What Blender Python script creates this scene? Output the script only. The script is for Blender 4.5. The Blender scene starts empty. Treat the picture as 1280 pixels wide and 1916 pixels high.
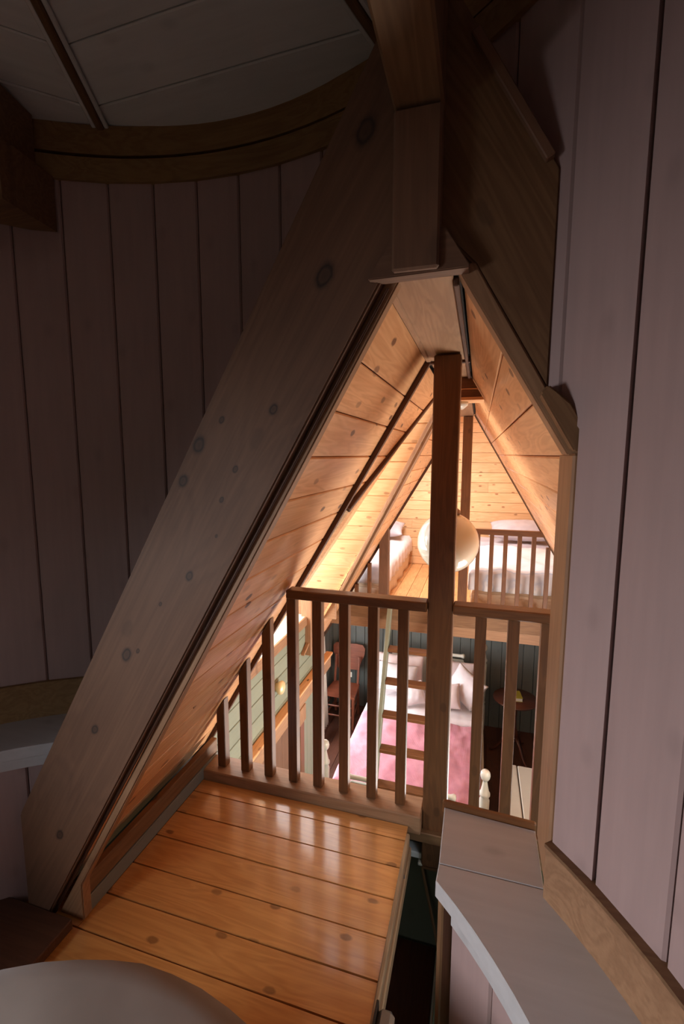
import bpy, bmesh, math, random
from mathutils import Vector, Matrix, noise

random.seed(7)
SC = bpy.context.scene
COL = SC.collection
R = math.radians

# ------------------------------------------------------------------ camera
cam_d = bpy.data.cameras.new('camera')
cam = bpy.data.objects.new('camera', cam_d)
COL.objects.link(cam)
SC.camera = cam
cam.location = (0, 0, 1.32)
yaw, pitch, roll = R(16.48), R(7.13), R(-.12)
fwd = Vector((-math.sin(yaw) * math.cos(pitch), math.cos(yaw) * math.cos(pitch), -math.sin(pitch)))
rt = Vector((math.cos(yaw), math.sin(yaw), 0))
dn = fwd.cross(rt)
rt2 = rt * math.cos(roll) + dn * math.sin(roll)
dn2 = -rt * math.sin(roll) + dn * math.cos(roll)
cam.matrix_world = Matrix.Translation(cam.location) @ Matrix((rt2, -dn2, -fwd)).transposed().to_4x4()
cam_d.sensor_fit = 'VERTICAL'
cam_d.sensor_height = 24
cam_d.lens = 864.0 / 1916 * 24
cam_d.clip_start = 0.02
cam_d.clip_end = 100

# ------------------------------------------------------------------ world, lights, exposure
w = bpy.data.worlds.new('world')
SC.world = w
w.use_nodes = True
bg = w.node_tree.nodes['Background']
# hazy sky above the horizon, darker ground below it
_tc = w.node_tree.nodes.new('ShaderNodeTexCoord'); _sp = w.node_tree.nodes.new('ShaderNodeSeparateXYZ')
_rp = w.node_tree.nodes.new('ShaderNodeValToRGB')
_rp.color_ramp.elements[0].position = 0.48; _rp.color_ramp.elements[0].color = (0.10, 0.12, 0.08, 1)
_rp.color_ramp.elements[1].position = 0.52; _rp.color_ramp.elements[1].color = (0.80, 0.90, 1.0, 1)
_mr = w.node_tree.nodes.new('ShaderNodeMapRange'); _mr.inputs[1].default_value = -1; _mr.inputs[2].default_value = 1
w.node_tree.links.new(_tc.outputs['Generated'], _sp.inputs[0]); w.node_tree.links.new(_sp.outputs[2], _mr.inputs[0])
w.node_tree.links.new(_mr.outputs[0], _rp.inputs[0]); w.node_tree.links.new(_rp.outputs[0], bg.inputs[0])
bg.inputs[1].default_value = 2.5

def area(name, loc, aim, sx, sy, power, color, spread=180):
    d = bpy.data.lights.new(name, 'AREA')
    d.shape = 'RECTANGLE'; d.size = sx; d.size_y = sy; d.energy = power; d.color = color
    o = bpy.data.objects.new(name, d); COL.objects.link(o)
    o.location = loc
    o.rotation_euler = (Vector(aim) - Vector(loc)).to_track_quat('-Z', 'Y').to_euler()
    d.spread = R(spread)
    return o

# daylight through the dormer window, the bedroom windows and the turret window; the loft lamp is an added fill
area('daylight_dormer', (-1.75, 2.5, 0.75), (0.6, 2.9, 0.5), 1.3, 1.0, 62, (1.0, 0.97, 0.92))
area('daylight_bedroom', (-2.1, 4.4, -0.95), (0.4, 4.2, -1.8), 1.1, 1.0, 100, (0.93, 0.95, 1.0))
area('loft_fill', (-0.80, 4.92, 1.33), (0.15, 4.95, 0.2), 0.75, 0.45, 38, (1.0, 0.97, 0.95))  # unseen fill hung under the closed loft slope to brighten the beds
area('daylight_hall_right', (1.02, 2.6, -0.85), (-0.75, 1.9, 0.4), 1.3, 0.8, 90, (1.0, 0.96, 0.90))
area('daylight_turret', (-1.62, -0.38, 0.92), (0.22, 0.66, 0.42), 0.34, 0.50, 5.7, (0.94, 0.94, 0.98), 84)

SC.view_settings.view_transform = 'Standard'
SC.view_settings.look = 'None'
SC.view_settings.gamma = 1
SC.view_settings.use_curve_mapping = False
SC.view_settings.exposure = 0.0
SC.cycles.max_bounces = 10
SC.cycles.diffuse_bounces = 6
SC.cycles.glossy_bounces = 4
SC.cycles.sample_clamp_indirect = 4
SC.cycles.use_denoising = True

# ------------------------------------------------------------------ materials
def srgb(r, g, b):
    f = lambda c: (c / 255 / 12.92) if c / 255 <= 0.04045 else ((c / 255 + 0.055) / 1.055) ** 2.4
    return (f(r), f(g), f(b), 1)

def nt(name):
    m = bpy.data.materials.new(name); m.use_nodes = True
    t = m.node_tree; b = t.nodes['Principled BSDF']
    return m, t, b

def N(t, kind, **kw):
    n = t.nodes.new(kind)
    for k, v in kw.items():
        setattr(n, k, v)
    return n

def wood(name, light, dark, knot, rough=0.5, knots=1.0, coat=0.0, vary=0.16, grain=1.0, knot_scale=1.0, bump=0.15, size=0.5, rings=0.2):
    """Wood with the grain along the object's own X axis."""
    m, t, b = nt(name)
    L = t.links.new
    tc = N(t, 'ShaderNodeTexCoord'); oi = N(t, 'ShaderNodeObjectInfo')
    mul = N(t, 'ShaderNodeMath', operation='MULTIPLY'); mul.inputs[1].default_value = 37.0
    L(oi.outputs['Random'], mul.inputs[0])
    add = N(t, 'ShaderNodeVectorMath', operation='ADD')
    L(tc.outputs['Object'], add.inputs[0]); L(mul.outputs[0], add.inputs[1])
    # long wavy grain
    mp = N(t, 'ShaderNodeMapping'); mp.inputs['Scale'].default_value = (0.9, 9 * grain, 9 * grain)
    L(add.outputs[0], mp.inputs[0])
    nz = N(t, 'ShaderNodeTexNoise'); nz.inputs['Scale'].default_value = 1.6; nz.inputs['Detail'].default_value = 3; nz.inputs['Distortion'].default_value = 0.7
    L(mp.outputs[0], nz.inputs[0])
    # growth rings: bands of the warped noise
    rg = N(t, 'ShaderNodeMath', operation='MULTIPLY'); rg.inputs[1].default_value = 55
    L(nz.outputs[0], rg.inputs[0])
    sn = N(t, 'ShaderNodeMath', operation='SINE'); L(rg.outputs[0], sn.inputs[0])
    s2 = N(t, 'ShaderNodeMapRange'); s2.inputs[1].default_value = -1; s2.inputs[2].default_value = 1; s2.inputs[3].default_value = 0; s2.inputs[4].default_value = rings
    L(sn.outputs[0], s2.inputs[0])
    # fine fibres
    mf = N(t, 'ShaderNodeMapping'); mf.inputs['Scale'].default_value = (4, 160, 160)
    L(add.outputs[0], mf.inputs[0])
    nf = N(t, 'ShaderNodeTexNoise'); nf.inputs['Scale'].default_value = 1.0; nf.inputs['Detail'].default_value = 2
    L(mf.outputs[0], nf.inputs[0])
    mx = N(t, 'ShaderNodeMath', operation='MULTIPLY_ADD'); mx.inputs[1].default_value = 0.35
    L(nf.outputs[0], mx.inputs[0]); L(s2.outputs[0], mx.inputs[2])
    nb = N(t, 'ShaderNodeTexNoise'); nb.inputs['Scale'].default_value = 3.0; nb.inputs['Detail'].default_value = 1
    L(add.outputs[0], nb.inputs[0])
    m3 = N(t, 'ShaderNodeMath', operation='MULTIPLY_ADD'); m3.inputs[1].default_value = 0.45
    L(nb.outputs[0], m3.inputs[0]); L(mx.outputs[0], m3.inputs[2])
    cr = N(t, 'ShaderNodeValToRGB')
    cr.color_ramp.elements[0].position = 0.28; cr.color_ramp.elements[0].color = light
    cr.color_ramp.elements[1].position = 0.85; cr.color_ramp.elements[1].color = dark
    L(m3.outputs[0], cr.inputs[0])
    # knots: sparse stretched cells
    mk = N(t, 'ShaderNodeMapping'); mk.inputs['Scale'].default_value = (5.0 / size * 0.5 * knot_scale, 9.5 / size * 0.5 * knot_scale, 0.0)
    L(add.outputs[0], mk.inputs[0])
    vo = N(t, 'ShaderNodeTexVoronoi', voronoi_dimensions='2D'); vo.inputs['Scale'].default_value = 1.0
    L(mk.outputs[0], vo.inputs[0])
    nd = N(t, 'ShaderNodeTexNoise'); nd.inputs['Scale'].default_value = 38
    L(add.outputs[0], nd.inputs[0])
    dd = N(t, 'ShaderNodeMath', operation='MULTIPLY_ADD'); dd.inputs[1].default_value = 0.10
    L(nd.outputs[0], dd.inputs[0]); L(vo.outputs['Distance'], dd.inputs[2])
    kr = N(t, 'ShaderNodeMapRange'); kr.inputs[1].default_value = 0.12; kr.inputs[2].default_value = 0.165; kr.inputs[3].default_value = knots; kr.inputs[4].default_value = 0
    L(dd.outputs[0], kr.inputs[0])
    sc_ = N(t, 'ShaderNodeSeparateColor'); L(vo.outputs['Color'], sc_.inputs[0])
    gt_ = N(t, 'ShaderNodeMapRange'); gt_.inputs[1].default_value = 0.45; gt_.inputs[2].default_value = 0.8; gt_.inputs[3].default_value = 0.0; gt_.inputs[4].default_value = 0.9
    L(sc_.outputs[0], gt_.inputs[0])
    kk = N(t, 'ShaderNodeMath', operation='MULTIPLY', use_clamp=True); L(gt_.outputs[0], kk.inputs[1])
    L(kr.outputs[0], kk.inputs[0])
    mc = N(t, 'ShaderNodeMixRGB'); L(kk.outputs[0], mc.inputs[0]); L(cr.outputs[0], mc.inputs[1]); mc.inputs[2].default_value = knot
    # each board a little lighter or darker
    hv = N(t, 'ShaderNodeHueSaturation')
    vr = N(t, 'ShaderNodeMapRange'); vr.inputs[3].default_value = 1 - vary; vr.inputs[4].default_value = 1 + vary
    L(oi.outputs['Random'], vr.inputs[0]); L(vr.outputs[0], hv.inputs['Value']); L(mc.outputs[0], hv.inputs['Color'])
    L(hv.outputs[0], b.inputs['Base Color'])
    rr = N(t, 'ShaderNodeMapRange'); rr.inputs[3].default_value = rough - 0.07; rr.inputs[4].default_value = rough + 0.10
    L(nb.outputs[0], rr.inputs[0]); L(rr.outputs[0], b.inputs['Roughness'])
    b.inputs['Coat Weight'].default_value = coat; b.inputs['Coat Roughness'].default_value = 0.13
    bp = N(t, 'ShaderNodeBump'); bp.inputs['Strength'].default_value = bump; bp.inputs['Distance'].default_value = 0.002
    L(m3.outputs[0], bp.inputs['Height']); L(bp.outputs[0], b.inputs['Normal'])
    return m

def paint(name, col, rough=0.5, vary=0.05, blot=0.10, knots=0.10, bump=0.12):
    """Painted board: brush streaks along X, faint knots showing through."""
    m, t, b = nt(name); L = t.links.new
    tc = N(t, 'ShaderNodeTexCoord'); oi = N(t, 'ShaderNodeObjectInfo')
    mul = N(t, 'ShaderNodeMath', operation='MULTIPLY'); mul.inputs[1].default_value = 23.0
    L(oi.outputs['Random'], mul.inputs[0])
    add = N(t, 'ShaderNodeVectorMath', operation='ADD'); L(tc.outputs['Object'], add.inputs[0]); L(mul.outputs[0], add.inputs[1])
    mp = N(t, 'ShaderNodeMapping'); mp.inputs['Scale'].default_value = (2.5, 30, 30); L(add.outputs[0], mp.inputs[0])
    nz = N(t, 'ShaderNodeTexNoise'); nz.inputs['Scale'].default_value = 2; nz.inputs['Detail'].default_value = 3; L(mp.outputs[0], nz.inputs[0])
    n2 = N(t, 'ShaderNodeTexNoise'); n2.inputs['Scale'].default_value = 4; n2.inputs['Detail'].default_value = 3; L(add.outputs[0], n2.inputs[0])
    a = N(t, 'ShaderNodeMath', operation='ADD'); L(nz.outputs[0], a.inputs[0]); L(n2.outputs[0], a.inputs[1])
    mr = N(t, 'ShaderNodeMapRange'); mr.inputs[1].default_value = 0.5; mr.inputs[2].default_value = 1.5; mr.inputs[3].default_value = 1 - blot; mr.inputs[4].default_value = 1 + blot
    L(a.outputs[0], mr.inputs[0])
    vr = N(t, 'ShaderNodeMapRange'); vr.inputs[3].default_value = 1 - vary; vr.inputs[4].default_value = 1 + vary; L(oi.outputs['Random'], vr.inputs[0])
    mm = N(t, 'ShaderNodeMath', operation='MULTIPLY'); L(mr.outputs[0], mm.inputs[0]); L(vr.outputs[0], mm.inputs[1])
    mk = N(t, 'ShaderNodeMapping'); mk.inputs['Scale'].default_value = (3.5, 6, 6); L(add.outputs[0], mk.inputs[0])
    vo = N(t, 'ShaderNodeTexVoronoi', voronoi_dimensions='2D'); vo.inputs['Scale'].default_value = 1; L(mk.outputs[0], vo.inputs[0])
    kr = N(t, 'ShaderNodeMapRange'); kr.inputs[1].default_value = 0.03; kr.inputs[2].default_value = 0.10; kr.inputs[3].default_value = 1 - knots; kr.inputs[4].default_value = 1
    L(vo.outputs['Distance'], kr.inputs[0])
    m2 = N(t, 'ShaderNodeMath', operation='MULTIPLY'); L(mm.outputs[0], m2.inputs[0]); L(kr.outputs[0], m2.inputs[1])
    hv = N(t, 'ShaderNodeHueSaturation'); hv.inputs['Color'].default_value = col; L(m2.outputs[0], hv.inputs['Value'])
    L(hv.outputs[0], b.inputs['Base Color'])
    b.inputs['Roughness'].default_value = rough
    bp = N(t, 'ShaderNodeBump'); bp.inputs['Strength'].default_value = bump; bp.inputs['Distance'].default_value = 0.002
    L(a.outputs[0], bp.inputs['Height']); L(bp.outputs[0], b.inputs['Normal'])
    return m

def cloth(name, col, col2=None, scale=220, rough=0.9, bump=0.25, blot=0.08):
    m, t, b = nt(name); L = t.links.new
    tc = N(t, 'ShaderNodeTexCoord')
    wv = N(t, 'ShaderNodeTexWave', bands_direction='X'); wv.inputs['Scale'].default_value = scale / 6; wv.inputs['Distortion'].default_value = 1.5
    L(tc.outputs['Object'], wv.inputs[0])
    w2 = N(t, 'ShaderNodeTexWave', bands_direction='Y'); w2.inputs['Scale'].default_value = scale / 6; w2.inputs['Distortion'].default_value = 1.5
    L(tc.outputs['Object'], w2.inputs[0])
    a = N(t, 'ShaderNodeMath', operation='ADD'); L(wv.outputs['Fac'], a.inputs[0]); L(w2.outputs['Fac'], a.inputs[1])
    nz = N(t, 'ShaderNodeTexNoise'); nz.inputs['Scale'].default_value = 7; nz.inputs['Detail'].default_value = 4
    L(tc.outputs['Object'], nz.inputs[0])
    mr = N(t, 'ShaderNodeMapRange'); mr.inputs[1].default_value = 0.3; mr.inputs[2].default_value = 0.7
    L(nz.outputs[0], mr.inputs[0])
    mc = N(t, 'ShaderNodeMixRGB'); mc.inputs[1].default_value = col
    mc.inputs[2].default_value = col2 or tuple([c * (1 - 3 * blot) for c in col[:3]] + [1])
    L(mr.outputs[0], mc.inputs[0]); L(mc.outputs[0], b.inputs['Base Color'])
    b.inputs['Roughness'].default_value = rough
    b.inputs['Sheen Weight'].default_value = 0.2
    bp = N(t, 'ShaderNodeBump'); bp.inputs['Strength'].default_value = bump; bp.inputs['Distance'].default_value = 0.002
    L(a.outputs[0], bp.inputs['Height']); L(bp.outputs[0], b.inputs['Normal'])
    return m

def stripes(name, c1, c2, c3):
    """Woven cotton throw with bands across its width (along X)."""
    m, t, b = nt(name); L = t.links.new
    tc = N(t, 'ShaderNodeTexCoord')
    wv = N(t, 'ShaderNodeTexWave', bands_direction='Y'); wv.inputs['Scale'].default_value = 6; wv.inputs['Distortion'].default_value = 2.5; wv.inputs['Detail'].default_value = 3
    L(tc.outputs['Object'], wv.inputs[0])
    cr = N(t, 'ShaderNodeValToRGB'); e = cr.color_ramp.elements
    e[0].position = 0.2; e[0].color = c1; e[1].position = 0.8; e[1].color = c2
    x = e.new(0.5); x.color = c3
    L(wv.outputs['Fac'], cr.inputs[0]); L(cr.outputs[0], b.inputs['Base Color'])
    b.inputs['Roughness'].default_value = 0.95
    return m

def plain(name, col, rough=0.5, metal=0.0, noise_amt=0.06, coat=0.0):
    m, t, b = nt(name); L = t.links.new
    tc = N(t, 'ShaderNodeTexCoord'); nz = N(t, 'ShaderNodeTexNoise'); nz.inputs['Scale'].default_value = 9; nz.inputs['Detail'].default_value = 4
    L(tc.outputs['Object'], nz.inputs[0])
    mr = N(t, 'ShaderNodeMapRange'); mr.inputs[3].default_value = 1 - noise_amt; mr.inputs[4].default_value = 1 + noise_amt
    L(nz.outputs[0], mr.inputs[0])
    hv = N(t, 'ShaderNodeHueSaturation'); hv.inputs['Color'].default_value = col; L(mr.outputs[0], hv.inputs['Value'])
    L(hv.outputs[0], b.inputs['Base Color'])
    b.inputs['Roughness'].default_value = rough; b.inputs['Metallic'].default_value = metal; b.inputs['Coat Weight'].default_value = coat
    return m

M = {}
M['pine'] = wood('pine', srgb(234, 180, 128), srgb(198, 134, 84), srgb(86, 42, 22), 0.46, 1.0, vary=0.10, coat=0.12)
M['pine_pale'] = wood('pine_pale', srgb(232, 192, 146), srgb(208, 158, 110), srgb(128, 72, 38), 0.5, 0.75, vary=0.09)
M['pine_floor'] = wood('pine_floor', srgb(220, 160, 92), srgb(182, 118, 58), srgb(70, 32, 16), 0.30, 0.65, coat=1.0, vary=0.08, knot_scale=1.1, bump=0.04)
M['loft_floor'] = wood('loft_floor', srgb(222, 168, 112), srgb(190, 128, 76), srgb(110, 60, 34), 0.4, 0.5, coat=0.2)
M['beam'] = wood('beam', srgb(125, 90, 67), srgb(84, 57, 42), srgb(50, 38, 32), 0.62, 0.25, vary=0.04, knot_scale=0.9, grain=0.6, size=0.62, rings=0.10)
M['beam_brown'] = wood('beam_brown', srgb(132, 98, 66), srgb(98, 66, 40), srgb(44, 28, 18), 0.6, 0.8, vary=0.05, knot_scale=0.8)
M['ring'] = wood('ring', srgb(150, 116, 72), srgb(116, 82, 46), srgb(60, 40, 24), 0.6, 0.3, vary=0.04)
M['lining'] = wood('lining', srgb(164, 125, 92), srgb(130, 93, 65), srgb(90, 56, 34), 0.55, 0.5, vary=0.06)
M['rail'] = wood('rail', srgb(120, 78, 46), srgb(88, 52, 29), srgb(50, 26, 14), 0.42, 0.45, vary=0.08, coat=0.15)
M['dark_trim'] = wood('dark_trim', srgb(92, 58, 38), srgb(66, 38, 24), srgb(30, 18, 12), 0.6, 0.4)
M['dark_wood'] = wood('dark_wood', srgb(92, 48, 30), srgb(60, 28, 18), srgb(30, 14, 8), 0.35, 0.0, coat=0.3)
M['board_end'] = wood('board_end', srgb(186, 160, 124), srgb(138, 112, 84), srgb(84, 60, 40), 0.75, 0.5, bump=0.5)
M['mauve'] = paint('mauve', srgb(172, 146, 142), 0.5)
M['mauve_groove'] = plain('mauve_groove', srgb(112, 90, 88), 0.8)
M['white_board'] = paint('white_board', srgb(220, 219, 216), 0.55, knots=0.12)
M['sill'] = paint('sill', srgb(190, 188, 188), 0.35, knots=0.15, bump=0.05)
M['sage'] = paint('sage', srgb(130, 136, 118), 0.5)
M['grey_green'] = paint('grey_green', srgb(100, 104, 100), 0.5)
M['chair_wood'] = wood('chair_wood', srgb(140, 78, 54), srgb(108, 54, 36), srgb(60, 28, 16), 0.45, 0.0, coat=0.1)
M['olive_dark'] = paint('olive_dark', srgb(78, 76, 56), 0.6)
M['skirting'] = paint('skirting', srgb(122, 124, 116), 0.5)
M['gap'] = plain('gap', srgb(44, 30, 22), 0.9)
M['gap_sage'] = plain('gap_sage', srgb(70, 76, 66), 0.9)
M['dark_floor'] = wood('dark_floor', srgb(96, 60, 46), srgb(70, 40, 30), srgb(30, 18, 12), 0.4, 0.3, coat=0.2)
M['white_paint'] = plain('white_paint', srgb(206, 202, 188), 0.35, coat=0.2)
M['bed_grey'] = plain('bed_grey', srgb(190, 190, 176), 0.4, coat=0.1)
M['pink'] = cloth('pink', srgb(208, 138, 150), srgb(186, 112, 128), 260, bump=0.5)
M['linen'] = cloth('linen', srgb(226, 218, 218), srgb(206, 196, 198), 300)
M['linen_pink'] = cloth('linen_pink', srgb(222, 204, 200), srgb(202, 182, 180), 300)
M['linen_grey'] = cloth('linen_grey', srgb(206, 198, 204), srgb(180, 172, 180), 300)
M['quilt'] = cloth('quilt', srgb(148, 134, 124), srgb(136, 122, 112), 2600, bump=0.08)
M['throw'] = stripes('throw', srgb(232, 232, 238), srgb(246, 245, 246), srgb(202, 210, 226))
M['valance'] = stripes('valance', srgb(214, 190, 160), srgb(226, 208, 184), srgb(190, 160, 130))
M['opal'] = plain('opal', srgb(228, 218, 200), 0.12, coat=0.6, noise_amt=0.0)
M['opal'].node_tree.nodes['Principled BSDF'].inputs['Subsurface Weight'].default_value = 0.3
M['opal'].node_tree.nodes['Principled BSDF'].inputs['Subsurface Radius'].default_value = (0.1, 0.1, 0.09)
M['brass'] = plain('brass', srgb(226, 204, 158), 0.4, metal=0.3)
M['steel'] = plain('steel', srgb(128, 132, 134), 0.4, metal=0.7)
M['black'] = plain('black', srgb(24, 24, 24), 0.6)
M['book'] = plain('book', srgb(176, 172, 62), 0.5)
M['paper'] = plain('paper', srgb(228, 224, 210), 0.8)
M['curtain'] = cloth('curtain', srgb(244, 236, 226), None, 300)
_ct = M['curtain'].node_tree; _cl = _ct.nodes.new('ShaderNodeBsdfTranslucent'); _cm = _ct.nodes.new('ShaderNodeMixShader')
_cl.inputs['Color'].default_value = (0.9, 0.86, 0.8, 1); _cm.inputs[0].default_value = 0.55
_ct.links.new(_ct.nodes['Principled BSDF'].outputs[0], _cm.inputs[1]); _ct.links.new(_cl.outputs[0], _cm.inputs[2]); _ct.links.new(_cm.outputs[0], _ct.nodes['Material Output'].inputs[0])
gm, gt, gb = nt('glass')
_tr = gt.nodes.new('ShaderNodeBsdfTransparent'); _gl = gt.nodes.new('ShaderNodeBsdfGlossy'); _mx = gt.nodes.new('ShaderNodeMixShader')
_gl.inputs['Roughness'].default_value = 0.02; _mx.inputs[0].default_value = 0.06
gt.links.new(_tr.outputs[0], _mx.inputs[1]); gt.links.new(_gl.outputs[0], _mx.inputs[2]); gt.links.new(_mx.outputs[0], gt.nodes['Material Output'].inputs[0])
M['glass'] = gm
lm, lt_, lb_ = nt('lit_pane')
lb_.inputs['Base Color'].default_value = (0.8, 0.85, 0.9, 1); lb_.inputs['Emission Color'].default_value = (0.86, 0.93, 1.0, 1); lb_.inputs['Emission Strength'].default_value = 3.2
M['lit_pane'] = lm

def add_knots(m, pts, col, ring):
    """Single knots of the big rafter, placed in the board's own coordinates: (x, y, radius)."""
    m = m.copy(); t = m.node_tree; L = t.links.new; b = t.nodes['Principled BSDF']
    src = b.inputs['Base Color'].links[0].from_socket
    tc = N(t, 'ShaderNodeTexCoord'); nd = N(t, 'ShaderNodeTexNoise'); nd.inputs['Scale'].default_value = 45; L(tc.outputs['Object'], nd.inputs[0])
    last = None
    for x, y, r_ in pts:
        mp = N(t, 'ShaderNodeMapping'); mp.inputs['Location'].default_value = (-x / r_ / 1.5, -y / r_, 0); mp.inputs['Scale'].default_value = (1 / r_ / 1.5, 1 / r_, 0)
        L(tc.outputs['Object'], mp.inputs[0])
        ln = N(t, 'ShaderNodeVectorMath', operation='LENGTH'); L(mp.outputs[0], ln.inputs[0])
        if last is None: last = ln.outputs['Value']
        else:
            mi = N(t, 'ShaderNodeMath', operation='MINIMUM'); L(last, mi.inputs[0]); L(ln.outputs['Value'], mi.inputs[1]); last = mi.outputs[0]
    ad = N(t, 'ShaderNodeMath', operation='MULTIPLY_ADD'); ad.inputs[1].default_value = 0.5; L(nd.outputs[0], ad.inputs[0]); L(last, ad.inputs[2])
    cr = N(t, 'ShaderNodeValToRGB'); e = cr.color_ramp.elements
    e[0].position = 0.0; e[0].color = (0.75, 0.75, 0.75, 1); e[1].position = 1.0; e[1].color = (0, 0, 0, 1)
    for p_, v_ in ((0.45, 0.55), (0.62, 0.95), (0.74, 0.45), (0.86, 0.15)):
        q = e.new(p_); q.color = (v_, v_, v_, 1)
    hf = N(t, 'ShaderNodeMath', operation='MULTIPLY'); hf.inputs[1].default_value = 0.62; L(ad.outputs[0], hf.inputs[0]); L(hf.outputs[0], cr.inputs[0])
    mc = N(t, 'ShaderNodeMixRGB'); L(cr.outputs[0], mc.inputs[0]); L(src, mc.inputs[1]); mc.inputs[2].default_value = col
    L(mc.outputs[0], b.inputs['Base Color'])
    return m

# ------------------------------------------------------------------ helpers
def tag(o, label=None, cat=None, group=None, kind=None):
    if label: o['label'] = label
    if cat: o['category'] = cat
    if group: o['group'] = group
    if kind: o['kind'] = kind
    return o

def wmat(o):
    return o.matrix_basis.copy() if o.parent is None else wmat(o.parent) @ o.matrix_parent_inverse @ o.matrix_basis

def adopt(o, parent):
    """Parent o and keep it where it stands."""
    o.parent = parent
    o.matrix_parent_inverse = wmat(parent).inverted()

def link(name, me, mat=None, parent=None, mw=None):
    o = bpy.data.objects.new(name, me); COL.objects.link(o)
    if mat and not me.materials: me.materials.append(M[mat] if isinstance(mat, str) else mat)
    if mw is not None: o.matrix_world = mw
    if parent is not None: adopt(o, parent)
    return o

def frame(O, U, V, W):
    U, V, W = Vector(U).normalized(), Vector(V).normalized(), Vector(W).normalized()
    m = Matrix((U, V, W)).transposed().to_4x4()
    m.translation = Vector(O)
    return m

def empty(name, loc, parent=None):
    o = bpy.data.objects.new(name, None); COL.objects.link(o); o.empty_display_size = 0.05
    o.matrix_basis = Matrix.Translation(Vector(loc))
    if parent: o.parent = parent
    return o

def mesh(name, verts, faces, mat, parent=None, mw=None, smooth=False):
    me = bpy.data.meshes.new(name); me.from_pydata([tuple(v) for v in verts], [], faces)
    bm = bmesh.new(); bm.from_mesh(me); bmesh.ops.recalc_face_normals(bm, faces=bm.faces)
    if smooth:
        for f in bm.faces: f.smooth = True
    bm.to_mesh(me); bm.free()
    return link(name, me, mat, parent, mw)

def box(name, x0, x1, y0, y1, z0, z1, mat, parent=None, bev=0.003, axis='x'):
    """Axis-aligned box whose local X (the grain) runs along AXIS."""
    c = Vector(((x0 + x1) / 2, (y0 + y1) / 2, (z0 + z1) / 2)); d = Vector((abs(x1 - x0), abs(y1 - y0), abs(z1 - z0)))
    ax = {'x': ((1, 0, 0), (0, 1, 0), (0, 0, 1)), 'y': ((0, 1, 0), (-1, 0, 0), (0, 0, 1)), 'z': ((0, 0, 1), (1, 0, 0), (0, 1, 0))}[axis]
    F = frame(c, *ax)
    s = [abs(Vector(a).dot(d)) for a in ax]
    return fbox(name, F, s, mat, parent, bev)

def fbox(name, F, s, mat, parent=None, bev=0.003):
    bm = bmesh.new(); bmesh.ops.create_cube(bm, size=1)
    bmesh.ops.scale(bm, vec=s, verts=bm.verts)
    if bev:
        bmesh.ops.bevel(bm, geom=bm.edges[:], offset=min(bev, min(s) * 0.3), segments=1, affect='EDGES')
    me = bpy.data.meshes.new(name); bm.to_mesh(me); bm.free()
    return link(name, me, mat, parent, F)

def bar(name, p, q, wdt, thk, mat, parent=None, up=(0, 0, 1), bev=0.003):
    """Straight bar from p to q: width across UP, thickness along the rest."""
    p, q = Vector(p), Vector(q); U = (q - p); Lh = U.length; U.normalize()
    W = Vector(up) - U * Vector(up).dot(U); W.normalize(); V = W.cross(U)
    return fbox(name, frame((p + q) / 2, U, V, W), (Lh, wdt, thk), mat, parent, bev)

def clip(poly, ax, val, keep_ge):
    out = []
    n = len(poly)
    for i in range(n):
        a, b = poly[i], poly[(i + 1) % n]
        ia = (a[ax] >= val) if keep_ge else (a[ax] <= val); ib = (b[ax] >= val) if keep_ge else (b[ax] <= val)
        if ia: out.append(a)
        if ia != ib:
            t = (val - a[ax]) / (b[ax] - a[ax]); out.append((a[0] + t * (b[0] - a[0]), a[1] + t * (b[1] - a[1])))
    r = []
    for p in out:
        if not r or abs(p[0] - r[-1][0]) + abs(p[1] - r[-1][1]) > 1e-5: r.append(p)
    if len(r) > 1 and abs(r[0][0] - r[-1][0]) + abs(r[0][1] - r[-1][1]) < 1e-5: r.pop()
    return r

def slab(name, F, poly, t0, t1, mat, parent=None, ch=0.0, vlo=None, vhi=None, smooth=False):
    """Prism over a polygon in the frame's (x, y) from z=t0 up to t1; ch bevels the two long edges of the top."""
    cx = sum(p[0] for p in poly) / len(poly); cy = sum(p[1] for p in poly) / len(poly)
    G = F @ Matrix.Translation((cx, cy, 0))
    P = [(x - cx, y - cy) for x, y in poly]; n = len(P)
    area2 = sum(P[i][0] * P[(i + 1) % n][1] - P[(i + 1) % n][0] * P[i][1] for i in range(n))
    if area2 < 0: P.reverse()
    rings = [[(x, y, t0) for x, y in P]]
    if ch:
        lo = (min(y for x, y in P) if vlo is None else vlo - cy) + ch
        hi = (max(y for x, y in P) if vhi is None else vhi - cy) - ch
        rings.append([(x, y, t1 - ch) for x, y in P])
        if hi > lo:
            rings.append([(x, min(max(y, lo), hi), t1) for x, y in P])
        else:
            rings.append([(x, y, t1) for x, y in P])
    else:
        rings.append([(x, y, t1) for x, y in P])
    vs = [v for r in rings for v in r]; fs = [list(reversed(range(n)))]
    for k in range(len(rings) - 1):
        for i in range(n):
            j = (i + 1) % n
            fs.append([k * n + i, k * n + j, (k + 1) * n + j, (k + 1) * n + i])
    fs.append([(len(rings) - 1) * n + i for i in range(n)])
    me = bpy.data.meshes.new(name); me.from_pydata(vs, [], fs)
    return link(name, me, mat, parent, G)

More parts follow.
